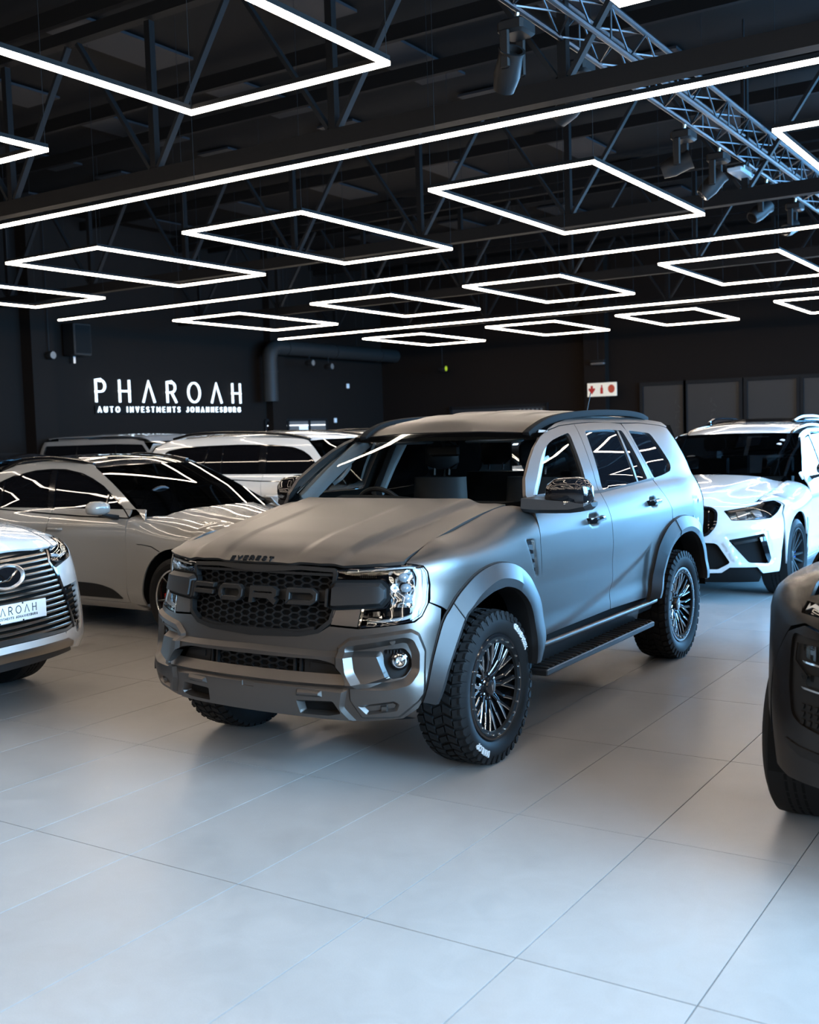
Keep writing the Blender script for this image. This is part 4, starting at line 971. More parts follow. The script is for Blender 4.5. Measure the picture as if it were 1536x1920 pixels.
    for ch in 'FORD':
        wd, st = big[ch]; old = GLY.get(ch); GLY[ch] = (wd, st)
        (c_, m), = letters(ch, 1.0, .024, lambda u, v, h: tuple(EV(SE-(yy+u), .921+v, h)[0]), .004, .032); m.build('grille_letter', gr, grille, smooth=20, bev=.004, seg=1)
        GLY[ch] = old; yy += {'F': .205, 'O': .215, 'R': .22, 'D': 0}[ch]
    # ---------------- head lamps
    for mir in (0, 1):
        f = (lambda p: [(2*SE-s, t) for s, t in p]) if mir else (lambda p: p)
        hl = rnd(f([(2.424, 1.078), (2.243, 1.091), (2.04, 1.099), (1.990, 1.090), (1.968, 1.06), (1.962, 1.0), (1.979, .912), (2.016, .855), (2.055, .834), (2.14, .822), (2.298, .806), (2.286, .895), (2.18, .905), (2.16, .93), (2.16, 1.0), (2.19, 1.024), (2.42, 1.022)]), .006)
        lamp = fill('headlamp', hl, E(-.045), K['gloss'], car, step=.03, depth=0)
        bez = inset(hl, .010)
        fill('headlamp_bezel', hl, E(-.002), K['gloss'], lamp, step=.02, gap=.002, holes=[bez], depth=.045)
        fill('headlamp_lens', bez, E(-.003), K['lens'], lamp, step=.03, depth=0)
        dr = curve(f([(2.37, 1.064), (2.178, 1.078), (2.06, 1.083), (2.018, 1.067), (2.006, 1.02), (2.012, .94), (2.040, .876), (2.08, .852), (2.15, .842), (2.262, .832)]), 6)
        a = inset(np.vstack([dr, dr[::-1]+1e-4])[:len(dr)], 0)
        nrm = np.gradient(dr, axis=0); nrm /= np.linalg.norm(nrm, axis=1)[:, None]; nrm = np.stack([-nrm[:, 1], nrm[:, 0]], 1)
        wd = np.interp(np.arange(len(dr)), [0, 14, 20, 36, 44, len(dr)], [.0035, .0045, .0065, .0075, .006, .0045])[:, None]
        L_, R_ = dr+nrm*wd, dr-nrm*wd; m = MB()
        m.loft([[tuple(EV(*l, -.030)[0]), tuple(EV(*l, -.010)[0]), tuple(EV(*r, -.010)[0]), tuple(EV(*r, -.030)[0])] for l, r in zip(L_, R_)]); m.build('daytime_light_bar', K['drl'], lamp, smooth=40)
        pj_ = rnd(f([(2.165, 1.066), (2.045, 1.070), (2.030, 1.045), (2.034, .905), (2.05, .892), (2.150, .898)]), .01)
        fill('lamp_reflector', pj_, lambda s, t: EV(s, t, -.036+.010*np.sin((t-.9)*55)*np.cos((s-2.1)*48)), K['reflector'], lamp, step=.012, depth=.0)
        for k in range(3):
            tc = .935+.05*k; sc = (2.075 if k < 2 else 2.085); sc = 2*SE-sc if mir else sc
            c0 = EV(sc, tc, -.035)[0]; n0 = EV(sc, tc, .02)[0]-c0; n0 /= np.linalg.norm(n0); a1 = np.cross(n0, [0, 0, 1.]); a1 /= np.linalg.norm(a1); a2 = np.cross(n0, a1)
            q = MB(); q.loft([[tuple(c0+n0*h+(a1*math.cos(a)*1.25+a2*math.sin(a))*r) for r, h in ((.022, 0), (.020, .012), (.012, .020), (0, .023))] for a in np.linspace(0, 2*math.pi, 21)[:-1]], False, False, True); q.build('projector_lens', K['lens'] if k == 9 else mat_lens(), lamp)
        for k in range(9):
            s0 = 2.31-.010*k; fill('lamp_rib', f([(s0, 1.052), (s0-.006, 1.052), (s0-.006, 1.036), (s0, 1.036)]), E(-.028), K['reflector'], lamp, step=.02, depth=.006)
        for k in range(3):
            s0 = 2.24-.05*k; fill('lamp_module', rnd(f([(s0, .878), (s0-.035, .880), (s0-.035, .858), (s0, .856)]), .004), E(-.03), K['rim'], lamp, step=.02, depth=.01)
        fill('lamp_trim_strip', f([(2.285, .898), (2.276, .898), (2.290, .806), (2.300, .805)]), E(.004), K['chrome'], lamp, step=.03, depth=.006)
    # ---------------- inner shell, floor, cabin
    both('inner_shell', [(1.95, .62), (1.95, 1.05), (1.0, 1.24), (-2.1, 1.28), (-2.2, .62), (-1.95, .6), (-1.9, .9), (-1.44, 1.0), (-1.0, .9), (-.9, .45), (.95, .45), (.98, .85), (1.3, .99), (1.6, .99), (1.85, .85), (1.93, .62)], E(-.035), K['matte'], car, step=.1, depth=0)
    MB().box((-.2, 0, .44), (3.9, 1.5, .04)).build('floor_pan', K['matte'], car)
    MB().box((1.75, 0, .72), (.7, 1.4, .5)).build('engine_bay', K['matte'], car)
    MB().tube([(1.44, -.75, .36), (1.44, .75, .36)], .05, 8).build('front_axle', K['black'], car); MB().tube([(-1.44, -.75, .36), (-1.44, .75, .36)], .06, 8).build('rear_axle', K['black'], car)
    dsh = MB(); dsh.loft([[(.98, y, 1.285), (.80, y, 1.315 + (.03 if abs(y+.36) < .2 else 0)), (.66, y, 1.30+(.03 if abs(y+.36) < .2 else 0)), (.62, y, 1.1), (.75, y, .8)] for y in (-.72, -.56, -.5, -.36, -.22, -.16, .2, .5, .72)], False, False); dsh.build('dashboard', K['dash'], car, smooth=40)
    sw = empty('steering_wheel', (.56, -.35, 1.20), 0, car); sw.rotation_euler = (0, math.radians(-66), 0)
    MB().tube([(.19*math.cos(a), .19*math.sin(a), 0) for a in np.linspace(0, 2*math.pi, 33)[:-1]], .016, 8, closed=True).build('wheel_rim', K['cloth'], sw)
    MB().bbox((0, 0, -.01), (.16, .14, .05), .02).build('wheel_boss', K['cloth'], sw); MB().bbox((0, 0, 0), (.05, .36, .018), .006).build('wheel_spoke', K['cloth'], sw)
    def seat(x, y, w=.50):
        s = MB().bbox((x, y, .80), (.52, w, .18), .06).build('seat', K['cloth'], car, smooth=60)
        b = MB(); b.loft([[(x-.18-.14*k/4+dx*.5-.03*math.sin(k), y+dy*w/2*(1-.04*k), .84+.142*k) for dx, dy in ((.16, -.8), (.20, 0), (.16, .8), (.02, 1), (-.08, .8), (-.1, 0), (-.08, -.8), (.02, -1))] for k in range(5)]); b.build('backrest', K['cloth'], s, smooth=60)
        MB().bbox((x-.32, y, 1.555), (.10, .27, .19), .045).build('headrest', K['cloth'], s, smooth=60)
        for dy in (-.06, .06): MB().tube([(x-.31, y+dy, 1.42), (x-.32, y+dy, 1.50)], .008, 6).build('headrest_post', K['steel'], s)
    seat(.10, .37); seat(.10, -.37); seat(-.75, .40, .6); seat(-.75, -.40, .6)
    for sg in (1, -1):
        pil = []
        for s, t in [(a[0]-.03, a[1]) for a in apil[:-1]]:
            P = EV(s, t, -.06)[0]; pil.append((P[0]-.07, P[1]*sg, P[2]))
        MB().tube(pil, 0, sq=(.030, .045)).build('pillar_trim', K['trim'], car, bev=.008)
        bp_ = [EV(s, t, -.095)[0]*[1, sg, 1] for s, t in ((-.02, 1.28), (-.06, 1.5), (-.11, 1.69))]; MB().tube(bp_, 0, sq=(.045, .02)).build('door_pillar_trim', K['trim'] if sg < 0 else K['cloth'], car, bev=.01)
        h0 = EV(.46, 1.50, -.085)[0]*[1, sg, 1]; MB().tube(curve([h0+[.10, .03*sg, -.10], h0+[.06, -.01*sg, -.06], h0+[-.02, -.02*sg, .01], h0+[-.07, .03*sg, .05]], 5), .014, 8).build('grab_handle', K['trim'], car)
        MB().tube([EV(-.05, 1.66, -.075)[0]*[1, sg, 1], EV(.0, 1.35, -.08)[0]*[1, sg, 1], (.1, .6*sg, .95)], 0, sq=(.022, .003)).build('seat_belt', K['cloth'], car)
    hl_ = MB(); hl_.loft([[(x, y, float(ev_roof(x, y))-.05) for y in np.linspace(-.6, .6, 7)] for x in (.30, 0, -.8, -1.7)], False, False); hl_.build('headlining', K['dash'], car)
    MB().bbox((.36, .0, 1.60), (.03, .22, .07), .012).build('interior_mirror', K['black'], car); MB().tube([(.40, 0, 1.70), (.36, 0, 1.62)], .012, 6).build('interior_mirror_stem', K['black'], car)
    MB().bbox((.30, -.33, 1.655), (.16, .34, .02), .008).build('sun_visor', K['trim'], car); MB().bbox((.30, .33, 1.655), (.16, .34, .02), .008).build('sun_visor', K['trim'], car)
    # ---------------- wheels
    R, w = .40, .275
    wh = empty('wheel', (1.44, .94-w/2, R), 0, car)
    tyre_mesh('tyre', wh, R, w, .272); tread_blocks(wh, R, w); big_rim(wh, .272, w)
    def text_(): ring_text(wh, 'GRANDTREK', .342, .024, math.radians(42), w/2+.0005, 'tyre_lettering', K['white_wall']); ring_text(wh, 'DUNLOP', .342, .026, math.radians(236), w/2+.0005, 'tyre_lettering', K['white_wall'])
    for x, y, rz, ry in ((-1.44, .94-w/2, 0, 2.1), (1.44, -.94+w/2, math.pi, .4), (-1.44, -.94+w/2, math.pi, 1.2)):
        c = copy_tree(wh, car); c.location = (x, y, R); c.rotation_euler = (0, ry, rz)
    text_()
    single_lugs(wh, R, w)
    return car
def mat_lens():
    if 'bulb' not in K: K['bulb'] = mat('projector_glass', (.65, .70, .74), .04, .35, coat=1.0)
    return K['bulb']
everest()
# ---------------------------------------------------------------- skins of the other cars
MA_PLAN = [(-2.3, 0), (-2.27, .5), (-2.1, .8), (-1.7, .92), (-1.2, .95), (-.4, .935), (.6, .935), (1.4, .955), (1.75, .925), (1.98, .85), (2.15, .68), (2.25, .4), (2.29, 0)]
_md = [(.20, -.12), (.28, -.05), (.40, -.012), (.55, -.022), (.75, -.008), (.88, 0), (.96, -.010), (1.03, -.04), (1.09, -.08), (1.3, -.17), (1.48, -.265), (1.54, -.315), (1.585, -.40)]
_mf1 = [(.20, -.12), (.28, -.05), (.40, -.012), (.6, -.01), (.88, 0), (.95, -.010, .95), (1.0, -.028, 1.0), (1.03, -.043, 1.028), (1.07, -.082, 1.048), (1.13, -.150, 1.064), (1.25, -.275, 1.080)]
_mf2 = [(.20, -.08), (.4, -.01), (.6, 0), (.8, 0), (.88, -.012, .878), (.95, -.055, .932), (1.02, -.115, .968), (1.12, -.21, .995), (1.25, -.34, 1.012)]
_mfr = [(.18, 0), (.3, .05), (.5, .06), (.65, .03), (.75, 0), (.82, -.03, .815), (.9, -.09, .85), (1.0, -.18, .88), (1.15, -.33, .90)]
MA = Skin(MA_PLAN, {-2.2: _md, .88: _md, 1.05: _mf1, 1.6: _mf2, 2.0: _mfr, 2.6: _mfr})
GL_PLAN = [(-2.58, 0), (-2.56, .5), (-2.42, .82), (-2.1, .93), (-1.5, .965), (-.4, .968), (.6, .965), (1.5, .965), (1.95, .94), (2.25, .85), (2.45, .65), (2.55, .38), (2.58, 0)]
_gd = [(.22, -.12), (.30, -.04), (.42, -.008), (.6, -.012), (.85, 0), (1.0, -.002), (1.08, -.016), (1.15, -.045), (1.22, -.085), (1.45, -.165), (1.64, -.245), (1.70, -.285), (1.76, -.36)]
_gf1 = [(.22, -.12), (.30, -.04), (.42, -.008), (.6, -.010), (.9, 0), (1.0, -.008), (1.07, -.035, 1.065), (1.13, -.08, 1.105), (1.22, -.17, 1.145), (1.35, -.30, 1.17)]
_gf2 = [(.22, -.06), (.42, 0), (.7, 0), (.9, -.004), (.97, -.03, .965), (1.04, -.08, 1.01), (1.14, -.175, 1.05), (1.28, -.31, 1.07)]
_gfr = [(.2, 0), (.35, .05), (.55, .06), (.75, .04), (.9, 0), (.97, -.03, .965), (1.05, -.10, 1.0), (1.18, -.23, 1.03)]
GL = Skin(GL_PLAN, {-2.4: _gd, .95: _gd, 1.12: _gf1, 1.8: _gf2, 2.2: _gfr, 2.9: _gfr})
BM_PLAN = [(-2.45, 0), (-2.43, .5), (-2.28, .82), (-1.9, .95), (-1.4, .985), (-.4, .965), (.6, .965), (1.45, .985), (1.85, .955), (2.08, .87), (2.25, .70), (2.36, .45), (2.42, .2), (2.43, 0)]
_bd = [(.20, -.14), (.28, -.06), (.40, -.015), (.55, -.03), (.75, -.02), (.92, 0), (1.0, -.008), (1.07, -.035), (1.13, -.075), (1.35, -.16), (1.58, -.265), (1.64, -.31), (1.69, -.39)]
_bf1 = [(.20, -.14), (.28, -.06), (.40, -.015), (.6, -.02), (.9, 0), (.97, -.008, .968), (1.03, -.035, 1.022), (1.09, -.082, 1.058), (1.18, -.165, 1.09), (1.32, -.30, 1.115)]
_bf2 = [(.20, -.10), (.4, -.01), (.65, 0), (.85, -.004), (.92, -.025, .916), (.99, -.08, .957), (1.09, -.175, .99), (1.22, -.305, 1.01)]
_bfr = [(.16, -.04), (.25, .03), (.35, .05), (.55, .045), (.70, .03), (.80, 0), (.87, -.045, .855), (.95, -.11, .90), (1.06, -.21, .94), (1.2, -.345, .965)]
BM = Skin(BM_PLAN, {-2.3: _bd, .9: _bd, 1.05: _bf1, 1.65: _bf2, 2.05: _bfr, 2.8: _bfr})
LX_PLAN = [(-2.5, 0), (-2.48, .5), (-2.38, .85), (-2.0, .97), (-.4, .985), (.8, .985), (1.5, .99), (1.85, .97), (2.08, .90), (2.24, .76), (2.36, .52), (2.42, .26), (2.44, 0)]
_ld = [(.30, -.12), (.42, -.03), (.6, 0), (1.0, 0), (1.15, -.012), (1.25, -.05), (1.3, -.09), (1.5, -.16), (1.7, -.24), (1.78, -.29), (1.83, -.38)]
_lf1 = [(.30, -.12), (.42, -.03), (.6, 0), (.95, 0), (1.05, -.015, 1.048), (1.12, -.055, 1.105), (1.2, -.125, 1.15), (1.33, -.25, 1.18)]
_lf2 = [(.30, -.10), (.42, -.02), (.6, 0), (.95, 0), (1.02, -.015, 1.018), (1.09, -.06, 1.07), (1.17, -.13, 1.11), (1.3, -.255, 1.135)]
_lfr = [(.25, -.02), (.34, .05), (.42, .075), (.55, .07), (.75, .05), (.9, .025), (1.0, -.005), (1.07, -.05, 1.06), (1.15, -.12, 1.10), (1.28, -.245, 1.125)]
LX = Skin(LX_PLAN, {-2.3: _ld, .95: _ld, 1.15: _lf1, 1.75: _lf2, 2.1: _lfr, 2.8: _lfr})
DK_PLAN = [(-2.45, 0), (-2.43, .5), (-2.28, .82), (-1.9, .95), (-1.4, .985), (-.4, .97), (.6, .97), (1.45, .985), (1.75, .945), (1.95, .865), (2.12, .725), (2.25, .52), (2.34, .28), (2.36, 0)]
_dr = [(.16, -.04), (.25, .0), (.40, .02), (.60, .03), (.80, .02), (.93, .0), (1.0, -.02), (1.06, -.05, 1.055), (1.13, -.10, 1.10), (1.24, -.19, 1.14), (1.38, -.325, 1.165)]
_df2 = [(.20, -.10), (.4, -.01), (.65, 0), (.95, 0), (1.02, -.02, 1.018), (1.09, -.07, 1.065), (1.18, -.155, 1.10), (1.32, -.29, 1.125)]
DK = Skin(DK_PLAN, {-2.3: _bd, .9: _bd, 1.05: _bf1, 1.65: _df2, 2.05: _dr, 2.8: _dr})
MAF = Skin(MA_PLAN, {.8: _mf1, 1.6: _mf2, 2.0: _mfr, 2.6: _mfr}); GLF = Skin(GL_PLAN, {.95: _gf1, 1.8: _gf2, 2.2: _gfr, 2.9: _gfr})
BMF = Skin(BM_PLAN, {.9: _bf1, 1.65: _bf2, 2.05: _bfr, 2.8: _bfr}); LXF = Skin(LX_PLAN, {.95: _lf1, 1.75: _lf2, 2.1: _lfr, 2.8: _lfr}); DKF = Skin(DK_PLAN, {.9: _bf1, 1.65: _df2, 2.05: _dr, 2.8: _dr})
MAC = Skin(MA_PLAN, {0: _md}); GLC = Skin(GL_PLAN, {0: _gd}); BMC = Skin(BM_PLAN, {0: _bd}); LXC = Skin(LX_PLAN, {0: _ld}); DKC = Skin(DK_PLAN, {0: _bd})
# ---------------------------------------------------------------- builder shared by the parked cars
def small_wheel(parent, x, y, R, w, rr, n, style, rim, caliper=None, sg=1, accent=None):
    """wheel with outer face towards +y (sg=1) or -y"""
    wh = empty('wheel', (x, y - sg*w/2, R), 0 if sg > 0 else math.pi, parent); wh.rotation_euler[1] = .3
    h = w/2
    tyre_mesh('tyre', wh, R, w, rr, tread=False)
    g = MB()
    for yy in (-.25, .0, .25): g.lathe([(R-.004, h*yy-.006), (R+.0006, h*yy-.006), (R+.0006, h*yy+.006), (R-.004, h*yy+.006)], 48)
    g.build('tread_groove', K['matte'], wh)['kind'] = 'stuff'
    MB().lathe([(rr+.004, h*.84), (rr, h*.90), (rr-.010, h*.90), (rr-.018, h*.80), (rr-.03, h*.3), (rr-.035, -h*.7), (rr, -h*.85)], 56).build('rim_barrel', rim, wh)
    if accent: MB().lathe([(rr-.002, h*.905), (rr-.010, h*.91), (rr-.014, h*.88)], 56).build('rim_edge', accent, wh)
    for k in range(n):
        a = 2*math.pi*k/n; m = MB(); e = MB()
        for d in ((-.5, .5) if style == 'double' else (0,)):
            sp = .16 if style == 'double' else 0
            p0 = np.array([.055*math.cos(a+d*.5), 0, .055*math.sin(a+d*.5)]); p1 = np.array([(rr-.012)*math.cos(a+d*sp*2.2), 0, (rr-.012)*math.sin(a+d*sp*2.2)])
            t = p1-p0; t /= np.linalg.norm(t); nr = np.array([-t[2], 0, t[0]]); w0, w1 = (.016, .013) if style == 'double' else (.022, .014)
            R_ = [[p+nr*ww+[0, yy-.012, 0], p+nr*ww*.6+[0, yy, 0], p-nr*ww*.6+[0, yy, 0], p-nr*ww+[0, yy-.012, 0], p-nr*ww*.8+[0, yy-.04, 0], p+nr*ww*.8+[0, yy-.04, 0]] for p, ww, yy in ((p0, w0, h*.55), ((p0+p1)/2, (w0+w1)/2, h*.68), (p1, w1, h*.82))]
            m.loft(R_)
            if accent: e.tube([p0+nr*w0*.6+[0, h*.555, 0], (p0+p1)/2+nr*w1*.7+[0, h*.685, 0], p1+nr*w1*.6+[0, h*.825, 0]], .003, 5)
        m.build('spoke', rim, wh)
        if accent: e.build('spoke_edge', accent, wh)
    MB().lathe([(.06, h*.2), (.06, h*.52), (.05, h*.57), (.03, h*.6), (0, h*.6)], 28).build('hub', rim, wh)
    MB().lathe([(.05, 0), (rr-.06, 0), (rr-.06, .02), (.05, .02)], 36).build('brake_disc', K['steel'], wh)
    MB().lathe([(0, -.03), (rr-.03, -.03)], 36).build('dark_backing', K['matte'], wh)
    if caliper:
        m = MB(); m.lathe([(rr-.135, .01), (rr-.05, .01), (rr-.05, .055), (rr-.135, .055)], 10, 'y', (0, 0, 0), *((2.6, 3.7) if sg > 0 else (-.75, .45))); m.build('brake_caliper', caliper, wh)
    return wh
def arch_pts(cx, R, a0, a1, n=18, z0=None, k=1.0):
    return [(cx+R*math.cos(a)*k, z0+R*math.sin(a)) for a in np.linspace(math.radians(a0), math.radians(a1), n)]
def parked_suv(name, label, C, head, SK, P, sides=(1, -1)):
    """P: dict of outlines in skin coordinates; see the calls below"""
    car = empty(name, (C[0], C[1], 0), math.radians(head)); tag(car, label, 'car')
    paint = P['paint']; SE = SK.send; st = P.get('step', .04)
    CS = P['cskin']; E = lambda x: (lambda s, t: SK(s, t, x)); EC = lambda x: (lambda s, t: CS(s, t, x))
    xf, xr, R = P['xf'], P['xr'], P['R']; ar = P['arch']; zc = R
    A, B, Cc = P['A'], P['B'], P['C']; belt = P['belt']; sill = P['sill']
    bl = lambda s: float(np.interp(s, [p[0] for p in belt], [p[1] for p in belt]))
    fa = [p for p in arch_pts(xf, ar, 180+12, -12, 22, zc)]; ra = [p for p in arch_pts(xr, ar, 192, -12, 22, zc)]
    dlo, Bp = P['dlo'], P['Bp']
    hx, hy = [p[0] for p in P['shut']], [p[1] for p in P['shut']]
    def tshut(s):
        ts = np.linspace(P['tsh0'], P['tsh1'], 160); q = (P.get('fskin') or SK)(np.full(160, s), ts); k = q[:, 1] < np.interp(q[:, 0], hx, hy)
        return float(ts[np.argmax(k)]) if k.any() else P['tsh1']
    top = [(s, tshut(s)) for s in np.linspace(P['fend'], P['cowl'], 10)]
    Ab = A[-1]
    fz = [p for p in fa if p[1] > sill-.02]
    fender = [(A[0][0], sill)] + [tuple(p) for p in A] + [(Ab[0]+.012, bl(Ab[0])+P.get('fup', .065)), (P['cowl'], top[-1][1])] + top[::-1] + P['front_edge'] + [p for p in fz[::-1]]
    fdoor = [(A[0][0], sill)] + [tuple(p) for p in A] + [(s, bl(s)) for s in np.linspace(Ab[0], B[-1][0], 7)] + B[::-1] + [(B[0][0], sill)]
    rdoor = [(B[0][0], sill)] + B + [(s, bl(s)) for s in np.linspace(B[-1][0], Cc[-1][0], 7)] + Cc[::-1]
    j = [p for p in ra if p[0] > xr and p[1] > sill and p[1] < Cc[0][1]]
    rdoor = rdoor + j[0:0] + [p for p in ra if p[0] > xr+.0 and p[1] > sill and p[1] < Cc[0][1]] + [(xr+ar*.98, sill)]
    quart = list(Cc) + [(s, bl(s)) for s in np.linspace(Cc[-1][0], belt[-1][0], 5)] + P['rear_edge'] + [p for p in ra if p[0] < xr and p[1] > sill][::-1] + [p for p in ra if p[0] >= xr and p[1] >= Cc[0][1]][::-1]
    fn = P.get('fskin') or SK
    for sg in sides:
        m = sg < 0; o = lambda *a, **k: fill(*a, mirror=m, **k)
        o('front_fender', fender, fn, paint, car, step=st, gap=.002)
        d1 = o('front_door', fdoor, SK, paint, car, step=st, gap=.0025); d2 = o('rear_door', rdoor, SK, paint, car, step=st, gap=.0025)
        o('rear_quarter_panel', quart, SK, paint, car, step=st, gap=.0025)
        # side frame round the windows, its front edge meets the windscreen
        ap = []
        for t in np.linspace(P['belt'][0][1]+.004, P['wst'], 15):
            ss = np.linspace(-.6, 1.6, 500); q = CS(ss, np.full(500, t)); k = np.argmin(np.abs(q[:, 0]-P['ws'](q[:, 1], np.full(500, t)))); ap.append((ss[k], t))
        frame = [(s, bl(s)) for s, _ in belt[::-1]] + ap + P['roofline']
        o('window_frame', frame, CS, P.get('frame_mat', paint), car, step=st, holes=[dlo], gap=.001)
        o('window_glass', dlo, EC(-.012), P.get('side_glass', K['tint']), car, step=.06, gap=-.006, depth=.003)
        o('window_trim', inset(dlo, -.007), EC(.003), P.get('trim', K['gloss']), car, step=.05, holes=[inset(dlo, .004)], depth=.01)
        for (s0, t0), (s1, t1), w in P['pillars']:
            o('window_pillar', [(s0-w/2, t0), (s1-w/2, t1), (s1+w/2, t1), (s0+w/2, t0)], EC(-.004), K['gloss'], d2, step=.05, depth=.006)
        L = MB(); L.lathe([(ar+.02, .35*sg), (ar+.02, (P['half']-.06)*sg)], 30, 'y', (xf, 0, zc), math.radians(-10), math.radians(190)); L.lathe([(0, .38*sg), (ar+.02, .38*sg)], 30, 'y', (xf, 0, zc), math.radians(-10), math.radians(190)); L.build('wheel_arch_liner', K['matte'], car)
        L = MB(); L.lathe([(ar+.02, .35*sg), (ar+.02, (P['half']-.06)*sg)], 30, 'y', (xr, 0, zc), math.radians(-10), math.radians(190)); L.lathe([(0, .38*sg), (ar+.02, .38*sg)], 30, 'y', (xr, 0, zc), math.radians(-10), math.radians(190)); L.build('wheel_arch_liner', K['matte'], car)
        o('sill', [(A[0][0]+.06, sill-.002), (xr+ar*.98, sill-.002), (xr+ar+.0, sill-.065), (xf-ar-.0, sill-.065)], E(.004), P.get('sill_mat', paint), car, step=.06, depth=.03)
        for (s0, t0) in P['handles']:
            q = MB(); rings = []
            for u in np.linspace(-1, 1, 7):
                b = .030*(1-abs(u)**6)**.5 if abs(u) < 1 else 0; p = SK(s0+u*.105, t0)[0]
                rings.append([(p[0], (p[1]-.006+b*.9)*sg, p[2]-.014), (p[0], (p[1]+b)*sg, p[2]-.012), (p[0], (p[1]+.004+b)*sg, p[2]), (p[0], (p[1]+b)*sg, p[2]+.012), (p[0], (p[1]-.006+b*.9)*sg, p[2]+.014)])
            q.loft(rings).build('door_handle', P.get('handle_mat', paint), d1 if s0 > B[0][0] else d2, smooth=60)
            o('handle_recess', rnd([(s0-.06, t0-.03), (s0+.06, t0-.03), (s0+.06, t0+.03), (s0-.06, t0+.03)], .028), E(.002), P.get('handle_mat', paint), d1 if s0 > B[0][0] else d2, step=.03, depth=.003) if P.get('recess') else None
        # mirror
        mx, my, mz, mw, mh, md = P['mirror']; rings = []
        for (fy, fh, fd, dz) in ((0, .45, .6, -.012), (.12, .85, .9, -.003), (.4, 1, 1, .0), (.75, .95, .95, .0), (.93, .7, .7, -.004), (1, .35, .4, -.008)):
            r = []
            for k in range(14):
                a = 2*math.pi*k/14; ca, sa = math.cos(a), math.sin(a); r.append((mx+md*fd*math.copysign(abs(ca)**.7, ca)*(.6 if ca > 0 else .35)-.05*fy*mw, (my+fy*mw)*sg, mz+dz+mh/2*fh*math.copysign(abs(sa)**.7, sa)))
            rings.append(r)
        cap = MB().loft(rings).build('wing_mirror', P.get('mirror_mat', paint), car, smooth=60)
        MB().loft([[(mx+.05, (my-.11)*sg, mz-mh*.95), (mx-.05, (my-.11)*sg, mz-mh*.95), (mx-.05, (my-.11)*sg, mz-mh*.6), (mx+.05, (my-.11)*sg, mz-mh*.6)], [(mx+.04, (my+mw*.35)*sg, mz-mh*.52), (mx-.05, (my+mw*.35)*sg, mz-mh*.52), (mx-.05, (my+mw*.35)*sg, mz-mh*.35), (mx+.04, (my+mw*.35)*sg, mz-mh*.35)]]).build('mirror_arm', K['black'], cap, bev=.006)
        if P.get('rails'):
            q = MB(); pts = curve([(x, y*sg, z) for x, y, z in P['rails']], 6); q.tube(pts, 0, sq=(.018, .016)).build('roof_rail', K['gloss'], car, bev=.004)
        if P.get('shell', True):
            o('inner_shell', [(xf-ar-.02, sill), (xf-ar-.02, zc+.2), (xf-ar*.6, zc+ar+.03), (P['cowl']-.2, bl(Ab[0])-.09), (belt[-1][0]+.1, bl(belt[-1][0])-.02), (xr, zc+ar+.06), (xr+ar*.8, zc+ar*.8), (xr+ar+.03, sill)], E(-.03), K['matte'], car, step=.12, depth=0)
        small_wheel(car, xf, P['wy']*sg, R, P['ww'], P['rr'], P['nsp'], P['style'], P['rim'], P.get('caliper'), sg, P.get('accent')); small_wheel(car, xr, P['wy']*sg, R, P['ww'], P['rr'], P['nsp'], P['style'], P['rim'], P.get('caliper'), sg, P.get('accent'))
    # bonnet
    hf = P['hood']; fr = P['hood_front']
    pts = list(fr) + [(x, float(np.interp(x, hx, hy))) for x in np.linspace(fr[-1][0]-.06, P['hood_back'][0][0], 9)] + list(P['hood_back'])
    pts = np.array(pts); pp = np.vstack([pts, (pts*[1, -1])[::-1][1:-1]])
    fill('bonnet', pp, lambda x, y: np.stack([x, y, hf(x, y)], -1), paint, car, step=.035, gap=.002)
    # windscreen
    wsf = lambda y, z: np.stack([P['ws'](y, z), y, z], -1)
    ed = [(CS(s, t)[0][1]-.004, t) for s, t in ap]
    zb, zt = P['wsb'], P['wst']
    half = np.array([(0, zb), (.4, zb-.004)] + ed[1:] + [(.4, zt+.012), (0, zt+.016)]); wp = np.vstack([half, (half*[-1, 1])[::-1][1:-1]])
    ws = fill('windscreen', wp, wsf, P.get('ws_mat', K['smoke']), car, step=.06, depth=0)
    fill('windscreen_border', wp, lambda y, z: wsf(y, z)-np.array([.004, 0, 0]), K['gloss'], ws, step=.06, holes=[inset(wp, .035)], depth=0)
    # roof
    rf = P['roof']; rp = np.array(P['roof_out']); rp = np.vstack([rp, (rp*[1, -1])[::-1][1:-1]])
    fill('roof', rp, lambda x, y: np.stack([x, y, rf(x, y)], -1), P.get('roof_mat', paint), car, step=.05)
    # tail
    xb = SK(SK.l[0]+.02, .6)[0][0]
    re = P['rear_edge']; q = MB(); zz = [float(rf(np.array([P['roof_out'][-1][0]]), np.array([0.]))[0]), bl(belt[-1][0])+.02, .85, .35]; xs = [P['roof_out'][-1][0], P['roof_out'][-1][0]-.25, xb, xb+.06]; ww = [.50, .66, .80, .80]
    q.loft([[(x-.04+.06*y*y*0, y, z) for y in np.linspace(-w, w, 7)] for x, z, w in zip(xs, zz, ww)], False, False).build('tailgate', paint, car)
    q = MB(); q.loft([[(xs[0]-.05, y, zz[0]-.04) for y in (-.45, .45)], [(xs[1]-.035, y, zz[1]+.02) for y in (-.6, .6)]], False, False).build('rear_window', K['tint'], car)
    MB().box(((xf+xr)/2, 0, .34), (xf-xr+.8, P['half']*1.5, .05)).build('floor_pan', K['matte'], car)
    MB().box((xf, 0, .58), (ar*1.7, .70, .42)).build('engine_bay', K['matte'], car)
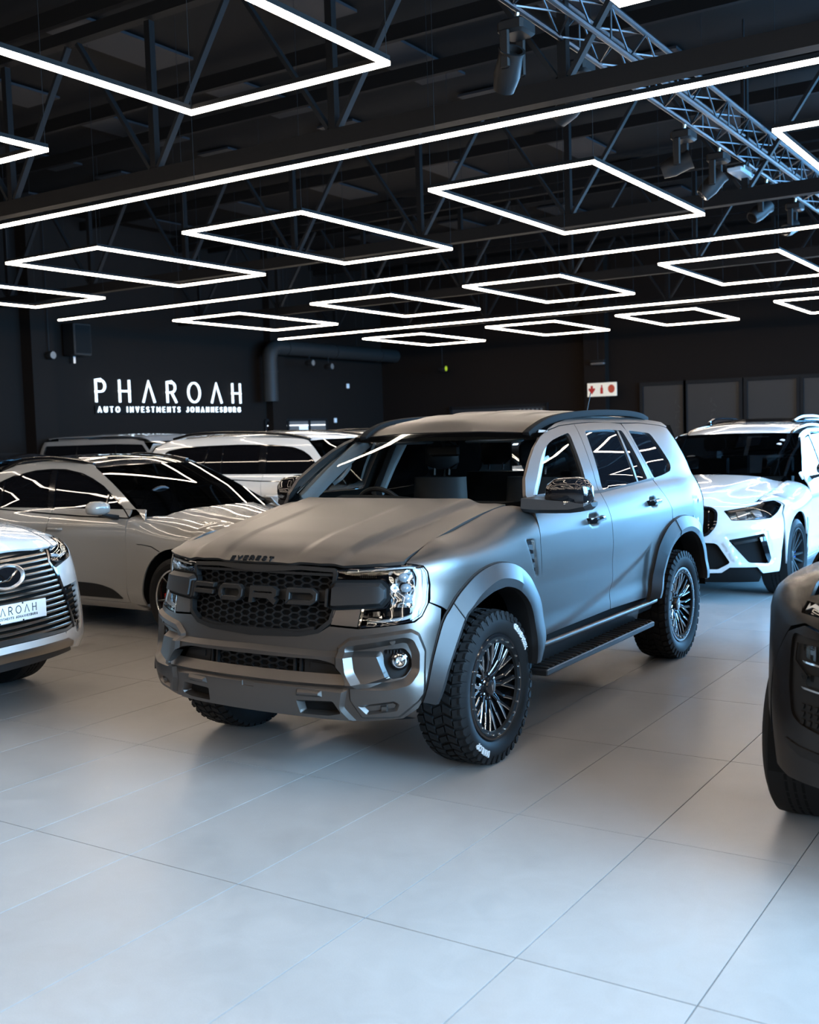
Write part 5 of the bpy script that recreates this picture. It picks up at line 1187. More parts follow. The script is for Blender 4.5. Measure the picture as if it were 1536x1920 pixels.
    # cabin
    if P.get('cabin', True):
        zb_ = bl(0)
        xd = lambda y: float(np.interp(abs(y), [p[1] for p in P['hood_back'][::-1]], [p[0] for p in P['hood_back'][::-1]]))-.06
        MB().loft([[(xd(y), y, zb-.05), (xd(y)-.25, y, zb-.01), (xd(y)-.37, y, zb-.10), (xd(y)-.3, y, .6)] for y in np.linspace(-.66, .66, 9)], False, False).build('dashboard', K['dash'], car)
        for x, y in ((.15, .37), (.15, -.37), (-.75, .38), (-.75, -.38)):
            b = MB(); b.loft([[(x-.16-.035*k+dx*.5, y+dy*.24*(1-.04*k), .55+.19*k) for dx, dy in ((.16, -.8), (.20, 0), (.16, .8), (-.08, .8), (-.1, 0), (-.08, -.8))] for k in range(5)]); s = b.build('seat', P.get('seat_mat', K['cloth']), car, smooth=60); MB().bbox((x-.30, y, zb_+.29), (.10, .26, .17), .04).build('headrest', P.get('seat_mat', K['cloth']), s, smooth=60)
        sw = empty('steering_wheel', (P['hood_back'][-1][0]-.55, -.36, zb_+.0), 0, car); sw.rotation_euler = (0, math.radians(-66), 0)
        MB().tube([(.185*math.cos(a), .185*math.sin(a), 0) for a in np.linspace(0, 2*math.pi, 25)[:-1]], .015, 6, closed=True).build('wheel_rim', K['cloth'], sw); MB().bbox((0, 0, 0), (.06, .34, .03), .01).build('wheel_spoke', K['cloth'], sw)
    return car
def hood_fn(zx, zz, lat, ridge=None):
    def f(x, y):
        x = np.asarray(x, float); y = np.abs(np.asarray(y, float)); z = pchip(zx, zz, x + lat[1]*y*y) - lat[0]*y*y
        if ridge: z = z + ridge[1]*sstep((np.interp(x, ridge[2], ridge[3]) + ridge[0]/2 - y)/ridge[0])
        return z
    return f
def ws_fn(zs, xs, c): return lambda y, z: pchip(zs, xs, z) - c*np.asarray(y, float)**2
def roof_fn(xs, zs, c, yr): return lambda x, y: pchip(xs, zs, np.asarray(x, float)) - c*(np.abs(np.asarray(y, float))/yr)**2.4
# ---------------------------------------------------------------- chalk grey crossover beside the white grille
def grey_crossover():
    half = .955
    P = dict(paint=K['grey'], fskin=MAF, cskin=MAC, xf=1.40, xr=-1.41, R=.36, arch=.435, half=half, wy=.955, ww=.25, rr=.265, nsp=5, style='double', rim=K['rim'], caliper=K['red'], accent=K['machined'],
      A=[(.77, .30), (.766, .48), (.796, .82), (.798, .93), (.785, 1.035)], B=[(-.30, .29), (-.33, .5), (-.30, .8), (-.272, 1.0), (-.28, 1.066)], C=[(-1.02, .62), (-1.05, .8), (-1.08, 1.0), (-1.10, 1.09)],
      belt=[(.965, 1.026), (.82, 1.030), (.175, 1.044), (-.28, 1.062), (-1.10, 1.095), (-1.75, 1.12)], sill=.285,
      dlo=rnd([(.795, 1.046), (.577, 1.185), (.334, 1.315), (.15, 1.385), (-.011, 1.432), (-.261, 1.470), (-.457, 1.474), (-.685, 1.462), (-.97, 1.415), (-1.25, 1.32), (-1.55, 1.17), (-1.50, 1.118), (-1.03, 1.102), (-.28, 1.068), (.175, 1.052)], .02), Bp=[(-.28, 1.06), (-.40, 1.47)],
      pillars=[((-.30, 1.06), (-.42, 1.475), .085), ((.42, 1.05), (.42, 1.29), .02), ((-1.06, 1.09), (-1.10, 1.39), .03)],
      shut=[(.8, .79), (1.1, .745), (1.6, .66), (2.0, .60), (2.3, .5)], tsh0=.95, tsh1=1.36, fend=2.0, cowl=1.02, front_edge=[(2.06, .86), (1.96, .79), (1.90, .70)],
      rear_edge=[(-2.0, 1.0), (-2.25, .8), (-2.25, .4), (-1.9, .30)], handles=[(-.17, .93), (-.93, .97)], handle_mat=K['grey'],
      roofline=[(.10, 1.51), (-.05, 1.535), (-.2, 1.55), (-.31, 1.555), (-.659, 1.552), (-1.0, 1.52), (-1.3, 1.43), (-1.7, 1.25)],
      mirror=(.62, .995, 1.145, .20, .125, .16), rails=[(.06, .61, 1.515), (-.2, .62, 1.555), (-.6, .625, 1.585), (-1.0, .62, 1.56), (-1.3, .60, 1.48)],
      hood=hood_fn([.7, 1.0, 1.4, 1.8, 2.1, 2.3], [1.145, 1.115, 1.045, .97, .88, .76], (.085, .25), (.10, .014, [.9, 2.2], [.52, .30])), hood_front=[(2.18, 0), (2.15, .25), (2.08, .45), (2.0, .58)], hood_back=[(.965, .765), (1.0, .65), (1.07, .45), (1.13, .2), (1.15, 0)],
      ws=ws_fn([1.03, 1.068, 1.174, 1.304, 1.432, 1.53], [1.18, 1.10, .887, .638, .352, .11], .20), wsb=1.045, wst=1.485, roof=roof_fn([-2.2, -1.7, -1.2, -.6, -.2, .0, .16, .3], [1.36, 1.50, 1.575, 1.605, 1.595, 1.565, 1.51, 1.43], .06, .6), roof_mat=K['blackcar'],
      roof_out=[(.19, 0), (.17, .3), (.115, .58), (-.2, .60), (-.8, .605), (-1.3, .59), (-1.7, .54), (-1.9, .3), (-1.93, 0)])
    car = parked_suv('crossover', 'glossy chalk grey crossover with black roof between the white cars on the left', (-8.10, 7.58), 0, MA, P)
    E = lambda x: (lambda s, t: MA(s, t, x)); SE = MA.send
    both('door_blade', rnd([(-.40, .315), (.702, .318), (.60, .40), (.42, .44), (.242, .448), (-.40, .452)], [.01, .03, .08, .08, .05, .01]), E(.006), K['black'], car, step=.05, depth=.01)
    both('bonnet_cut', [(.797, .826), (1.0, .824), (1.123, .812), (1.226, .768), (1.222, .760), (1.118, .804), (1.0, .817), (.797, .818)], E(.001), K['matte'], car, step=.04, depth=.002)
    for mir in (False, True):
        L = fill('headlamp', rnd([(2.02, .86), (2.30, .80), (2.32, .70), (2.12, .68), (2.0, .74)], .04), E(.006), K['gloss'], car, step=.04, mirror=mir)
        for k in range(4): fill('lamp_cell', rnd([(2.08+.05*k, .80), (2.11+.05*k, .79), (2.11+.05*k, .76), (2.08+.05*k, .77)], .004), E(.010), K['reflector'], L, step=.03, mirror=mir)
    fill('front_bumper', symm([(SE, .74), (2.5, .75), (2.2, .80), (2.06, .85), (1.95, .78), (1.85, .60), (1.83, .35), (1.9, .22), (SE, .20)], SE), MA, K['grey'], car, step=.05, holes=[symm([(SE, .55), (2.35, .55), (2.2, .5), (2.2, .32), (SE, .30)], SE)])
    fill('front_grille', symm([(SE, .56), (2.34, .56), (2.19, .5), (2.19, .31), (SE, .29)], SE), E(-.03), K['black'], car, step=.08, depth=0)
    far = next(o for o in car.children if o.name.startswith('wing_mirror'))      # the far mirror is folded away
    for o in list(far.children): bpy.data.objects.remove(o)
    bpy.data.objects.remove(far)
    MB().bbox((.40, -.30, 1.375), (.004, .075, .03), .001).build('windscreen_sticker', K['paper'], car).rotation_euler = (0, math.radians(-60), 0)
    return car
grey_crossover()

# ---------------------------------------------------------------- long white suv behind it
def white_suv(name, label, C, head, paint, extra=True, ws=None):
    P = dict(paint=paint, fskin=GLF, cskin=GLC, xf=1.60, xr=-1.53, R=.38, arch=.455, half=.968, wy=.965, ww=.27, rr=.27, nsp=7, style='single', rim=K['rim'],
      A=[(1.0, .36), (1.0, .6), (1.02, .9), (1.01, 1.05), (.985, 1.165)], B=[(.05, .35), (.05, .92), (.03, 1.05), (-.01, 1.18)], C=[(-1.02, .72), (-1.06, .9), (-1.08, 1.05), (-1.06, 1.21)],
      belt=[(1.14, 1.16), (.95, 1.165), (-.02, 1.183), (-.617, 1.203), (-1.5, 1.245), (-2.1, 1.28)], sill=.34,
      dlo=rnd([(.955, 1.185), (.86, 1.29), (.76, 1.40), (.66, 1.485), (.54, 1.545), (.384, 1.588), (.055, 1.622), (-.5, 1.634), (-.945, 1.628), (-1.40, 1.618), (-1.70, 1.575), (-1.98, 1.40), (-1.96, 1.29), (-1.5, 1.262), (-.617, 1.218), (-.02, 1.197)], .03), Bp=[(-.02, 1.19), (-.1, 1.63)],
      pillars=[((-.02, 1.19), (-.09, 1.63), .11), ((-.70, 1.21), (-.76, 1.635), .025), ((-1.06, 1.23), (-1.0, 1.635), .03)],
      shut=[(.9, .78), (1.2, .75), (1.8, .72), (2.3, .66), (2.5, .5)], tsh0=1.0, tsh1=1.40, fend=2.2, cowl=1.05, front_edge=[(2.28, .98), (2.15, .88), (2.08, .75)],
      rear_edge=[(-2.3, 1.1), (-2.45, .8), (-2.45, .45), (-2.05, .36)], handles=[(.20, 1.02), (-.83, 1.05)], handle_mat=paint, recess=True,
      roofline=[(.52, 1.685), (.35, 1.70), (.0, 1.718), (-.4, 1.728), (-1.2, 1.735), (-1.7, 1.715), (-1.98, 1.62), (-2.12, 1.40)],
      mirror=(.76, 1.02, 1.195, .21, .17, .17), mirror_mat=K['gloss'], rails=[(.54, .60, 1.68), (.35, .635, 1.725), (0, .655, 1.765), (-.6, .66, 1.79), (-1.3, .65, 1.785), (-1.7, .63, 1.73)],
      hood=hood_fn([.9, 1.2, 1.7, 2.1, 2.4, 2.6], [1.22, 1.195, 1.145, 1.08, 1.0, .90], (.08, .2), (.10, .02, [1.0, 2.4], [.55, .35])), hood_front=[(2.50, 0), (2.47, .3), (2.40, .5), (2.28, .64)], hood_back=[(1.16, .755), (1.22, .6), (1.32, .35), (1.37, .2), (1.39, 0)],
      ws=ws_fn([1.15, 1.303, 1.483, 1.577, 1.70], [1.45, 1.21, .934, .819, .63], .20), wsb=1.17, wst=1.665, roof=roof_fn([-2.4, -2.0, -1.5, -.7, 0, .35, .6, .75], [1.62, 1.72, 1.775, 1.795, 1.79, 1.755, 1.70, 1.62], .05, .62),
      roof_out=[(.68, 0), (.66, .3), (.595, .60), (0, .625), (-.8, .63), (-1.6, .62), (-2.0, .56), (-2.15, .3), (-2.18, 0)], ws_mat=ws or K['smoke'])
    car = parked_suv(name, label, C, head, GL, P); SE = GL.send; E = lambda x: (lambda s, t: GL(s, t, x))
    fill('front_bumper', symm([(SE, .98), (2.5, .98), (2.28, .97), (2.15, .88), (2.03, .66), (2.02, .4), (2.1, .28), (SE, .26)], SE), GL, paint, car, step=.06, holes=[symm([(SE, .92), (2.78, .90), (2.72, .62), (SE, .58)], SE)])
    fill('front_grille', symm([(SE, .92), (2.77, .91), (2.71, .61), (SE, .57)], SE), E(-.03), K['grain'], car, step=.08, depth=0)
    for mir in (False, True): fill('headlamp', rnd([(2.2, .96), (2.62, .92), (2.66, .80), (2.3, .82)], .04), E(.006), K['gloss'], car, step=.05, mirror=mir)
    q = MB(); 
    for sg in (1, -1): fill('tail_lamp', rnd([(-2.35, 1.16), (-2.52, 1.12), (-2.55, .92), (-2.36, .98)], .02), E(.006), K['redlens'], car, step=.05, mirror=sg < 0)
    return car
white_suv('large_suv', 'long white car with dark windows and black roof rails behind the chalk grey crossover', (-8.6, 10.9), 0, K['white'])

# ---------------------------------------------------------------- white luxury off-roader, only its nose in view
def white_grille_car():
    P = dict(paint=K['pearl'], fskin=LXF, cskin=LXC, xf=1.45, xr=-1.42, R=.40, arch=.47, half=.985, wy=.985, ww=.27, rr=.28, nsp=10, style='single', rim=K['rim'],
      A=[(.84, .46), (.84, .8), (.85, 1.05), (.84, 1.22)], B=[(-.15, .46), (-.15, .9), (-.16, 1.25)], C=[(-1.0, .8), (-1.05, 1.0), (-1.06, 1.27)],
      belt=[(.95, 1.21), (.84, 1.22), (-.16, 1.25), (-1.06, 1.27), (-2.0, 1.30)], sill=.45,
      dlo=rnd([(.78, 1.24), (.55, 1.45), (.30, 1.62), (0, 1.68), (-1.0, 1.70), (-1.85, 1.66), (-1.95, 1.35), (-.16, 1.27)], .03), Bp=[(-.16, 1.25), (-.2, 1.7)],
      pillars=[((-.16, 1.25), (-.2, 1.7), .10), ((-1.1, 1.27), (-1.15, 1.7), .04)],
      shut=[(.8, .80), (1.2, .78), (1.8, .74), (2.2, .66), (2.4, .5)], tsh0=1.05, tsh1=1.33, fend=2.1, cowl=.95, front_edge=[(2.26, 1.13), (2.20, 1.0), (2.10, .85), (2.0, .7)],
      rear_edge=[(-2.3, 1.1), (-2.4, .8), (-2.4, .5), (-2.0, .47)], handles=[(.0, 1.08), (-.9, 1.1)],
      roofline=[(.30, 1.72), (0, 1.78), (-1.0, 1.80), (-1.9, 1.76), (-2.05, 1.6)], mirror=(.68, 1.03, 1.27, .20, .16, .17),
      hood=hood_fn([.8, 1.2, 1.7, 2.1, 2.35, 2.5], [1.27, 1.255, 1.22, 1.17, 1.10, 1.0], (.06, .25), (.08, .022, [1.0, 2.3], [.62, .52])), hood_front=[(2.44, 0), (2.425, .3), (2.39, .46), (2.30, .62)], hood_back=[(.98, .76), (1.05, .5), (1.12, .2), (1.14, 0)],
      ws=ws_fn([1.15, 1.3, 1.5, 1.75], [1.25, 1.0, .70, .35], .16), wsb=1.25, wst=1.73, roof=roof_fn([-2.3, -1.9, -1.0, 0, .3, .5], [1.74, 1.82, 1.87, 1.85, 1.80, 1.7], .05, .62),
      roof_out=[(.38, 0), (.36, .3), (.31, .58), (0, .62), (-1, .63), (-1.8, .6), (-2.0, .3), (-2.02, 0)])
    car = parked_suv('luxury_off_roader', 'white off-road car with wide slatted chrome grille and number plate at the left edge', (-8.18, 4.01), 4.2, LX, P)
    SE = LX.send; E = lambda x: (lambda s, t: LX(s, t, x)); pr = K['pearl']
    gh = [(SE, 1.062), (2.80, 1.058), (2.61, 1.075), (2.600, 1.06), (2.648, .957), (2.615, .90), (2.555, .741), (2.49, .509), (2.60, .488), (SE, .497)]
    gp = symm(gh, SE); g = fill('grille', gp, E(-.05), K['matte'], car, step=.08, depth=0)
    fill('grille_frame', gp, E(.004), K['bronze'], g, step=.05, holes=[inset(gp, .018)], depth=.04)
    for k in range(15):
        t0 = .515+.0372*k; se = float(np.interp(t0+.014, [.509, .741, .90, .957, 1.06], [2.50, 2.565, 2.625, 2.655, 2.63]))+.012
        fill('grille_slat', symm([(SE, t0+.022-.004), (se, t0+.026), (se, t0+.008), (SE, t0)], SE), lambda s, t: LX(s, t, .004-.010*np.abs((t*27) % 1-.5)), K['bronze'], g, step=.05, depth=.03)
    em = empty('emblem', LX(SE, .915, .045)[0], 0, g)
    def el(a, b, h): return [(h, a*math.cos(x), b*math.sin(x)) for x in np.linspace(0, 2*math.pi, 37)[:-1]]
    MB().loft([el(.135, .082, -.02), el(.135, .082, .012), el(.125, .074, .018), el(.112, .064, .010), el(.105, .058, .0)], True, False).build('emblem_ring', K['emb'], em, smooth=40)
    MB().loft([el(.110, .062, -.01), el(.108, .060, .004), el(.06, .03, .008)]).build('emblem_plate', K['gloss'], em, smooth=40)
    MB().tube([(.012, .075, .035), (.012, .005, -.02), (.012, -.065, -.022)], .006, 5).build('emblem_mark', K['chrome'], em); MB().tube([(.012, -.055, .02), (.012, .0, -.035)], .004, 5).build('emblem_mark', K['chrome'], em)
    # number plate
    c = LX(SE, .69, .03)[0]; np_ = MB().bbox((c[0], 0, .692), (.012, .56, .118), .005).build('number_plate', K['paper'], g)
    tx = mat('plate_ink', (.03, .035, .04), .6)
    L = text_len('PH^RO^H', .62)*.046
    for ch, m in letters('PH^RO^H', .046, .0055, lambda u, v, h: (c[0]+.006+h, u-L/2, .686+v), 0, .0012, gap=.62): m.build('plate_letter', tx, np_, smooth=0)
    s2 = 'AUTO INVESTMENTS JOHANNESBURG'; L2 = text_len(s2, .55)*.0125; q = MB()
    for ch, m in letters(s2, .0125, .0032, lambda u, v, h: (c[0]+.006+h, u-L2/2, .658+v), 0, .0012, gap=.55): q.add(m.v, m.f)
    q.build('plate_small_print', tx, np_, smooth=0)['kind'] = 'stuff'
    for y in (-.09, .09):
        for z in (.745, .640): MB().bbox((c[0]+.006, y, z), (.004, .012, .010), .002).build('plate_clip', K['black'], np_)
    for mir in (False, True):
        f = lambda *a, **k: fill(*a, mirror=mir, **k)
        lp = rnd([(2.592, 1.062), (2.42, 1.10), (2.24, 1.138), (2.22, 1.09), (2.27, 1.0), (2.33, .955), (2.485, .940), (2.632, .960)], .012)
        L_ = f('headlamp', lp, E(-.05), K['gloss'], car, step=.05, depth=0); f('headlamp_bezel', lp, E(.002), K['gloss'], L_, step=.04, holes=[inset(lp, .012)], depth=.05); f('headlamp_lens', inset(lp, .008), E(.0), K['lens'], L_, step=.05, depth=0)
        f('daytime_light_bar', [(2.60, .985), (2.46, .962), (2.345, .975), (2.29, 1.02), (2.31, 1.03), (2.36, .99), (2.46, .98), (2.59, 1.005)], E(-.015), K['drl'], L_, step=.03, depth=.02)
        for k in range(3): f('lamp_module', rnd([(2.545-.075*k, 1.06+.012*k), (2.485-.075*k, 1.068+.012*k), (2.485-.075*k, 1.03+.01*k), (2.545-.075*k, 1.015+.012*k)], .008), E(-.02), mat_lens(), L_, step=.03, depth=.02)
        f('front_bumper_side', rnd([(2.612, .905), (2.46, .935), (2.30, .955), (2.20, .985), (2.06, .82), (1.95, .62), (2.0, .45), (2.16, .33), (2.36, .335), (2.50, .36), (2.58, .40), (2.60, .480), (2.49, .50), (2.555, .735)], .02), LX, pr, car, step=.035, holes=[rnd([(2.56, .775), (2.34, .785), (2.31, .74), (2.345, .50), (2.375, .465), (2.45, .450)], .015)], depth=.05)
        v = f('side_vent', [(2.58, .79), (2.32, .80), (2.33, .47), (2.47, .43)], E(-.035), K['matte'], car, step=.06, depth=0)
        for k in range(8): f('vent_slat', [(2.555-.012*k, .755-.037*k), (2.33, .765-.036*k), (2.33, .752-.036*k), (2.553-.012*k, .742-.037*k)], E(-.012), K['gloss'], v, step=.04, depth=.015)
        f('corner_lamp', rnd([(2.44, .52), (2.39, .53), (2.40, .47), (2.44, .46)], .006), E(-.006), K['reflector'], v, step=.03, depth=.01)
        f('cheek_trim', [(2.64, .925), (2.60, .905), (2.49, .50), (2.51, .495), (2.575, .735), (2.63, .90)], E(.008), K['gloss'], car, step=.04, depth=.02)
    fill('lower_bumper', symm([(SE, .492), (2.62, .485), (2.585, .44), (SE, .448)], SE), E(.006), pr, car, step=.05, depth=.04)
    fill('lower_chrome_trim', symm([(SE, .446), (2.58, .440), (2.50, .40), (2.50, .372), (SE, .390)], SE), E(.002), K['bronze'], car, step=.05, depth=.04)
    fill('lower_bumper_edge', symm([(SE, .388), (2.50, .370), (2.45, .33), (SE, .33)], SE), E(-.02), K['satin_dark'], car, step=.06, depth=.03)
    return car
white_grille_car()
# ---------------------------------------------------------------- white performance suv behind the grey one
def white_sports_suv():
    P = dict(paint=K['pearl'], fskin=BMF, cskin=BMC, xf=1.49, xr=-1.48, R=.375, arch=.45, half=.975, wy=.98, ww=.30, rr=.285, nsp=7, style='double', rim=K['ring'], caliper=K['bluecal'],
      A=[(.92, .32), (.92, .6), (.93, .9), (.91, 1.11)], B=[(-.10, .32), (-.12, .9), (-.10, 1.14)], C=[(-1.0, .66), (-1.05, .9), (-1.05, 1.16)],
      belt=[(1.02, 1.118), (.91, 1.12), (.2, 1.14), (-1.05, 1.16), (-1.9, 1.19)], sill=.31,
      dlo=rnd([(.90, 1.142), (.62, 1.33), (.35, 1.47), (.05, 1.56), (-.4, 1.60), (-1.0, 1.58), (-1.55, 1.45), (-1.75, 1.22), (-1.05, 1.18), (.2, 1.158)], .02), Bp=[(-.1, 1.14), (-.2, 1.6)],
      pillars=[((-.12, 1.15), (-.2, 1.6), .09), ((-1.05, 1.17), (-1.12, 1.56), .03)],
      shut=[(.8, .74), (1.2, .72), (1.6, .70), (1.9, .68), (2.2, .6)], tsh0=.98, tsh1=1.38, fend=1.93, cowl=1.0, front_edge=[(1.90, 1.06), (1.80, 1.02), (1.80, .93), (1.90, .85), (1.95, .70)],
      rear_edge=[(-2.2, 1.0), (-2.35, .8), (-2.35, .4), (-1.95, .32)], handles=[(.05, 1.0), (-.88, 1.03)],
      roofline=[(.33, 1.545), (.1, 1.60), (-.3, 1.64), (-.8, 1.645), (-1.3, 1.59), (-1.7, 1.45), (-1.95, 1.28)],
      mirror=(.60, .96, 1.22, .20, .15, .16), mirror_mat=K['gloss'], ws_mat=K['darkws'], rails=[(.17, .585, 1.575), (0, .595, 1.625), (-.5, .60, 1.672), (-1.1, .595, 1.655), (-1.5, .57, 1.58)],
      hood=hood_fn([.8, 1.1, 1.5, 1.9, 2.15, 2.4], [1.19, 1.165, 1.12, 1.06, .99, .86], (.155, .20), (.16, .02, [1.0, 2.3], [.55, .28])), hood_front=[(2.30, 0), (2.26, .3), (2.16, .48), (1.96, .66)], hood_back=[(.98, .70), (1.05, .5), (1.15, .2), (1.17, 0)],
      ws=ws_fn([1.1, 1.25, 1.4, 1.6], [1.20, .93, .66, .28], .20), wsb=1.155, wst=1.585, roof=roof_fn([-2.2, -1.8, -1.2, -.6, -.1, .15, .3], [1.50, 1.60, 1.69, 1.725, 1.70, 1.645, 1.575], .05, .6), roof_mat=K['pearl'],
      roof_out=[(.28, 0), (.26, .3), (.21, .57), (-.1, .59), (-.8, .60), (-1.4, .58), (-1.8, .5), (-1.95, .25), (-1.97, 0)])
    car = parked_suv('sports_suv', 'white car with black hexagonal air intakes and slim lamps behind the satin grey one', (-3.59, 12.62), -90, BM, P)
    SE = BM.send; E = lambda x: (lambda s, t: BM(s, t, x)); pr = K['pearl']
    lamp = rnd([(2.509, .792), (2.580, .915), (2.30, .985), (1.961, 1.066), (1.83, 1.035), (1.83, .945), (1.968, .868), (2.12, .805), (2.272, .795)], .02)
    kid = rnd([(3.035, 1.0), (2.70, .995), (2.635, .905), (2.645, .75), (2.735, .648), (3.035, .665)], [.03, .04, .05, .05, .04, .02])
    ctr = rnd([(SE, .600), (2.645, .582), (2.53, .402), (2.54, .386), (2.635, .332), (SE, .336)], [0, .04, .02, .01, .02, 0])
    side = rnd([(2.542, .612), (2.205, .668), (2.152, .428), (2.176, .379), (2.36, .394)], [.02, .02, .02, .01, .02])
    mm = lambda q: np.stack([2*SE-np.asarray(q)[:, 0], np.asarray(q)[:, 1]], 1)
    bh = [(SE, 1.06), (2.75, 1.07), (2.45, 1.085), (2.15, 1.10), (1.95, 1.075), (1.825, 1.03), (1.825, .93), (1.93, .84), (1.97, .70), (2.03, .5), (2.06, .298), (2.231, .289), (2.287, .352), (2.531, .352), (2.604, .300), (SE, .283)]
    fe = [(rnd([(2.60, .67), (2.17, .73), (2.09, .42), (2.15, .35), (2.45, .36)], .03), -.012, .04), (rnd([(SE+.3, .64), (2.60, .63), (2.47, .40), (2.6, .30), (SE+.3, .30)], .03), -.012, .04)]
    fill('front_bumper', symm(bh, SE), relief(BM, fe, SE), pr, car, step=.03, fine=.03, holes=[lamp, mm(lamp), kid, mm(kid), symm(ctr, SE), side, mm(side)], depth=.05, lines=feat_lines(fe, SE))
    fill('centre_intake', symm(inset(ctr, -.01), SE) if False else symm([(SE, .61), (2.64, .592), (2.52, .40), (2.63, .322), (SE, .326)], SE), E(-.05), K['matte'], car, step=.08, depth=0)
    fill('lower_lip', symm([(SE, .300), (2.62, .305), (2.535, .356), (2.285, .356), (2.235, .285), (2.24, .20), (SE, .20)], SE), E(-.02), K['matte'], car, step=.06, depth=.03)
    for mir in (False, True):
        f = lambda *a, **k: fill(*a, mirror=mir, **k)
        k_ = f('grille', inset(kid, -.01), E(-.05), K['matte'], car, step=.06, depth=0); f('grille_ring', inset(kid, -.004), E(.010), K['gloss'], k_, step=.03, holes=[inset(kid, .022)], depth=.05)
        for i in range(7):
            s = 3.0-.055*i; f('grille_slat', [(s, .99), (s-.012, .99), (s-.012, .68), (s, .68)], E(-.012), K['gloss'], k_, step=.06, depth=.03)
        si = f('side_intake', inset(side, -.012), E(-.05), K['matte'], car, step=.06, depth=0)
        f('intake_fin', rnd([(2.262, .632), (2.205, .640), (2.156, .430), (2.178, .381), (2.20, .42)], .006), E(.004), K['gloss'], si, step=.03, depth=.04)
        f('intake_bar', [(2.50, .585), (2.26, .625), (2.255, .60), (2.48, .56)], E(-.03), K['grain'], si, step=.05, depth=.02)
        L_ = f('headlamp', inset(lamp, -.006), E(-.05), K['icelamp'], car, step=.05, depth=0)
        f('headlamp_bezel', lamp, E(-.001), K['gloss'], L_, step=.03, gap=.002, holes=[inset(lamp, .010)], depth=.04); f('headlamp_lens', inset(lamp, .006), E(-.004), K['lens'], L_, step=.05, depth=0)
        f('daytime_light_bar', rnd([(2.545, .905), (2.28, .965), (1.96, 1.045), (1.98, 1.015), (2.28, .945), (2.50, .885)], .006), E(-.02), K['drl'], L_, step=.03, depth=.02)
        f('lamp_reflector', rnd([(2.10, .985), (1.90, 1.03), (1.86, 1.0), (1.87, .95), (2.0, .87), (2.12, .82)], .02), E(-.035), K['reflector'], L_, step=.03, depth=.01)
        for (s0, t0) in ((2.40, .86), (2.23, .875)):
            f('lamp_module', rnd([(s0+.06, t0+.035), (s0-.05, t0+.045), (s0-.045, t0-.045), (s0+.035, t0-.05)], .02), E(-.022), mat_lens(), L_, step=.03, depth=.03)
        f('fender_vent', rnd([(1.12, .74), (1.06, .72), (1.0, .66), (1.01, .60), (1.10, .43), (1.13, .43), (1.06, .62)], .008), E(.006), K['gloss'], car, step=.04, depth=.02)
    for y, z in ((.545, 1.515), (.53, 1.475)):
        c = np.array([float(P['ws'](y, z)), y, z]); MB().loft([[tuple(c+np.array([.003+.012*0, .028*math.cos(a), .014*math.sin(a)])+np.array([-.45*.014*math.sin(a)*1.9, 0, 0])) for a in np.linspace(0, 2*math.pi, 17)[:-1]], [tuple(c+np.array([.006, .028*math.cos(a), .014*math.sin(a)])+np.array([-.45*.014*math.sin(a)*1.9, 0, 0])) for a in np.linspace(0, 2*math.pi, 17)[:-1]]]).build('windscreen_disc', K['paper'], car)
    MB().loft([[(-1.45, -.03, 1.645), (-1.45, .03, 1.645), (-1.65, .03, 1.60), (-1.65, -.03, 1.60)], [(-1.55, -.008, 1.69), (-1.55, .008, 1.69), (-1.63, .008, 1.70), (-1.63, -.008, 1.70)]]).build('antenna_fin', pr, car, bev=.004)
    return car
white_sports_suv()

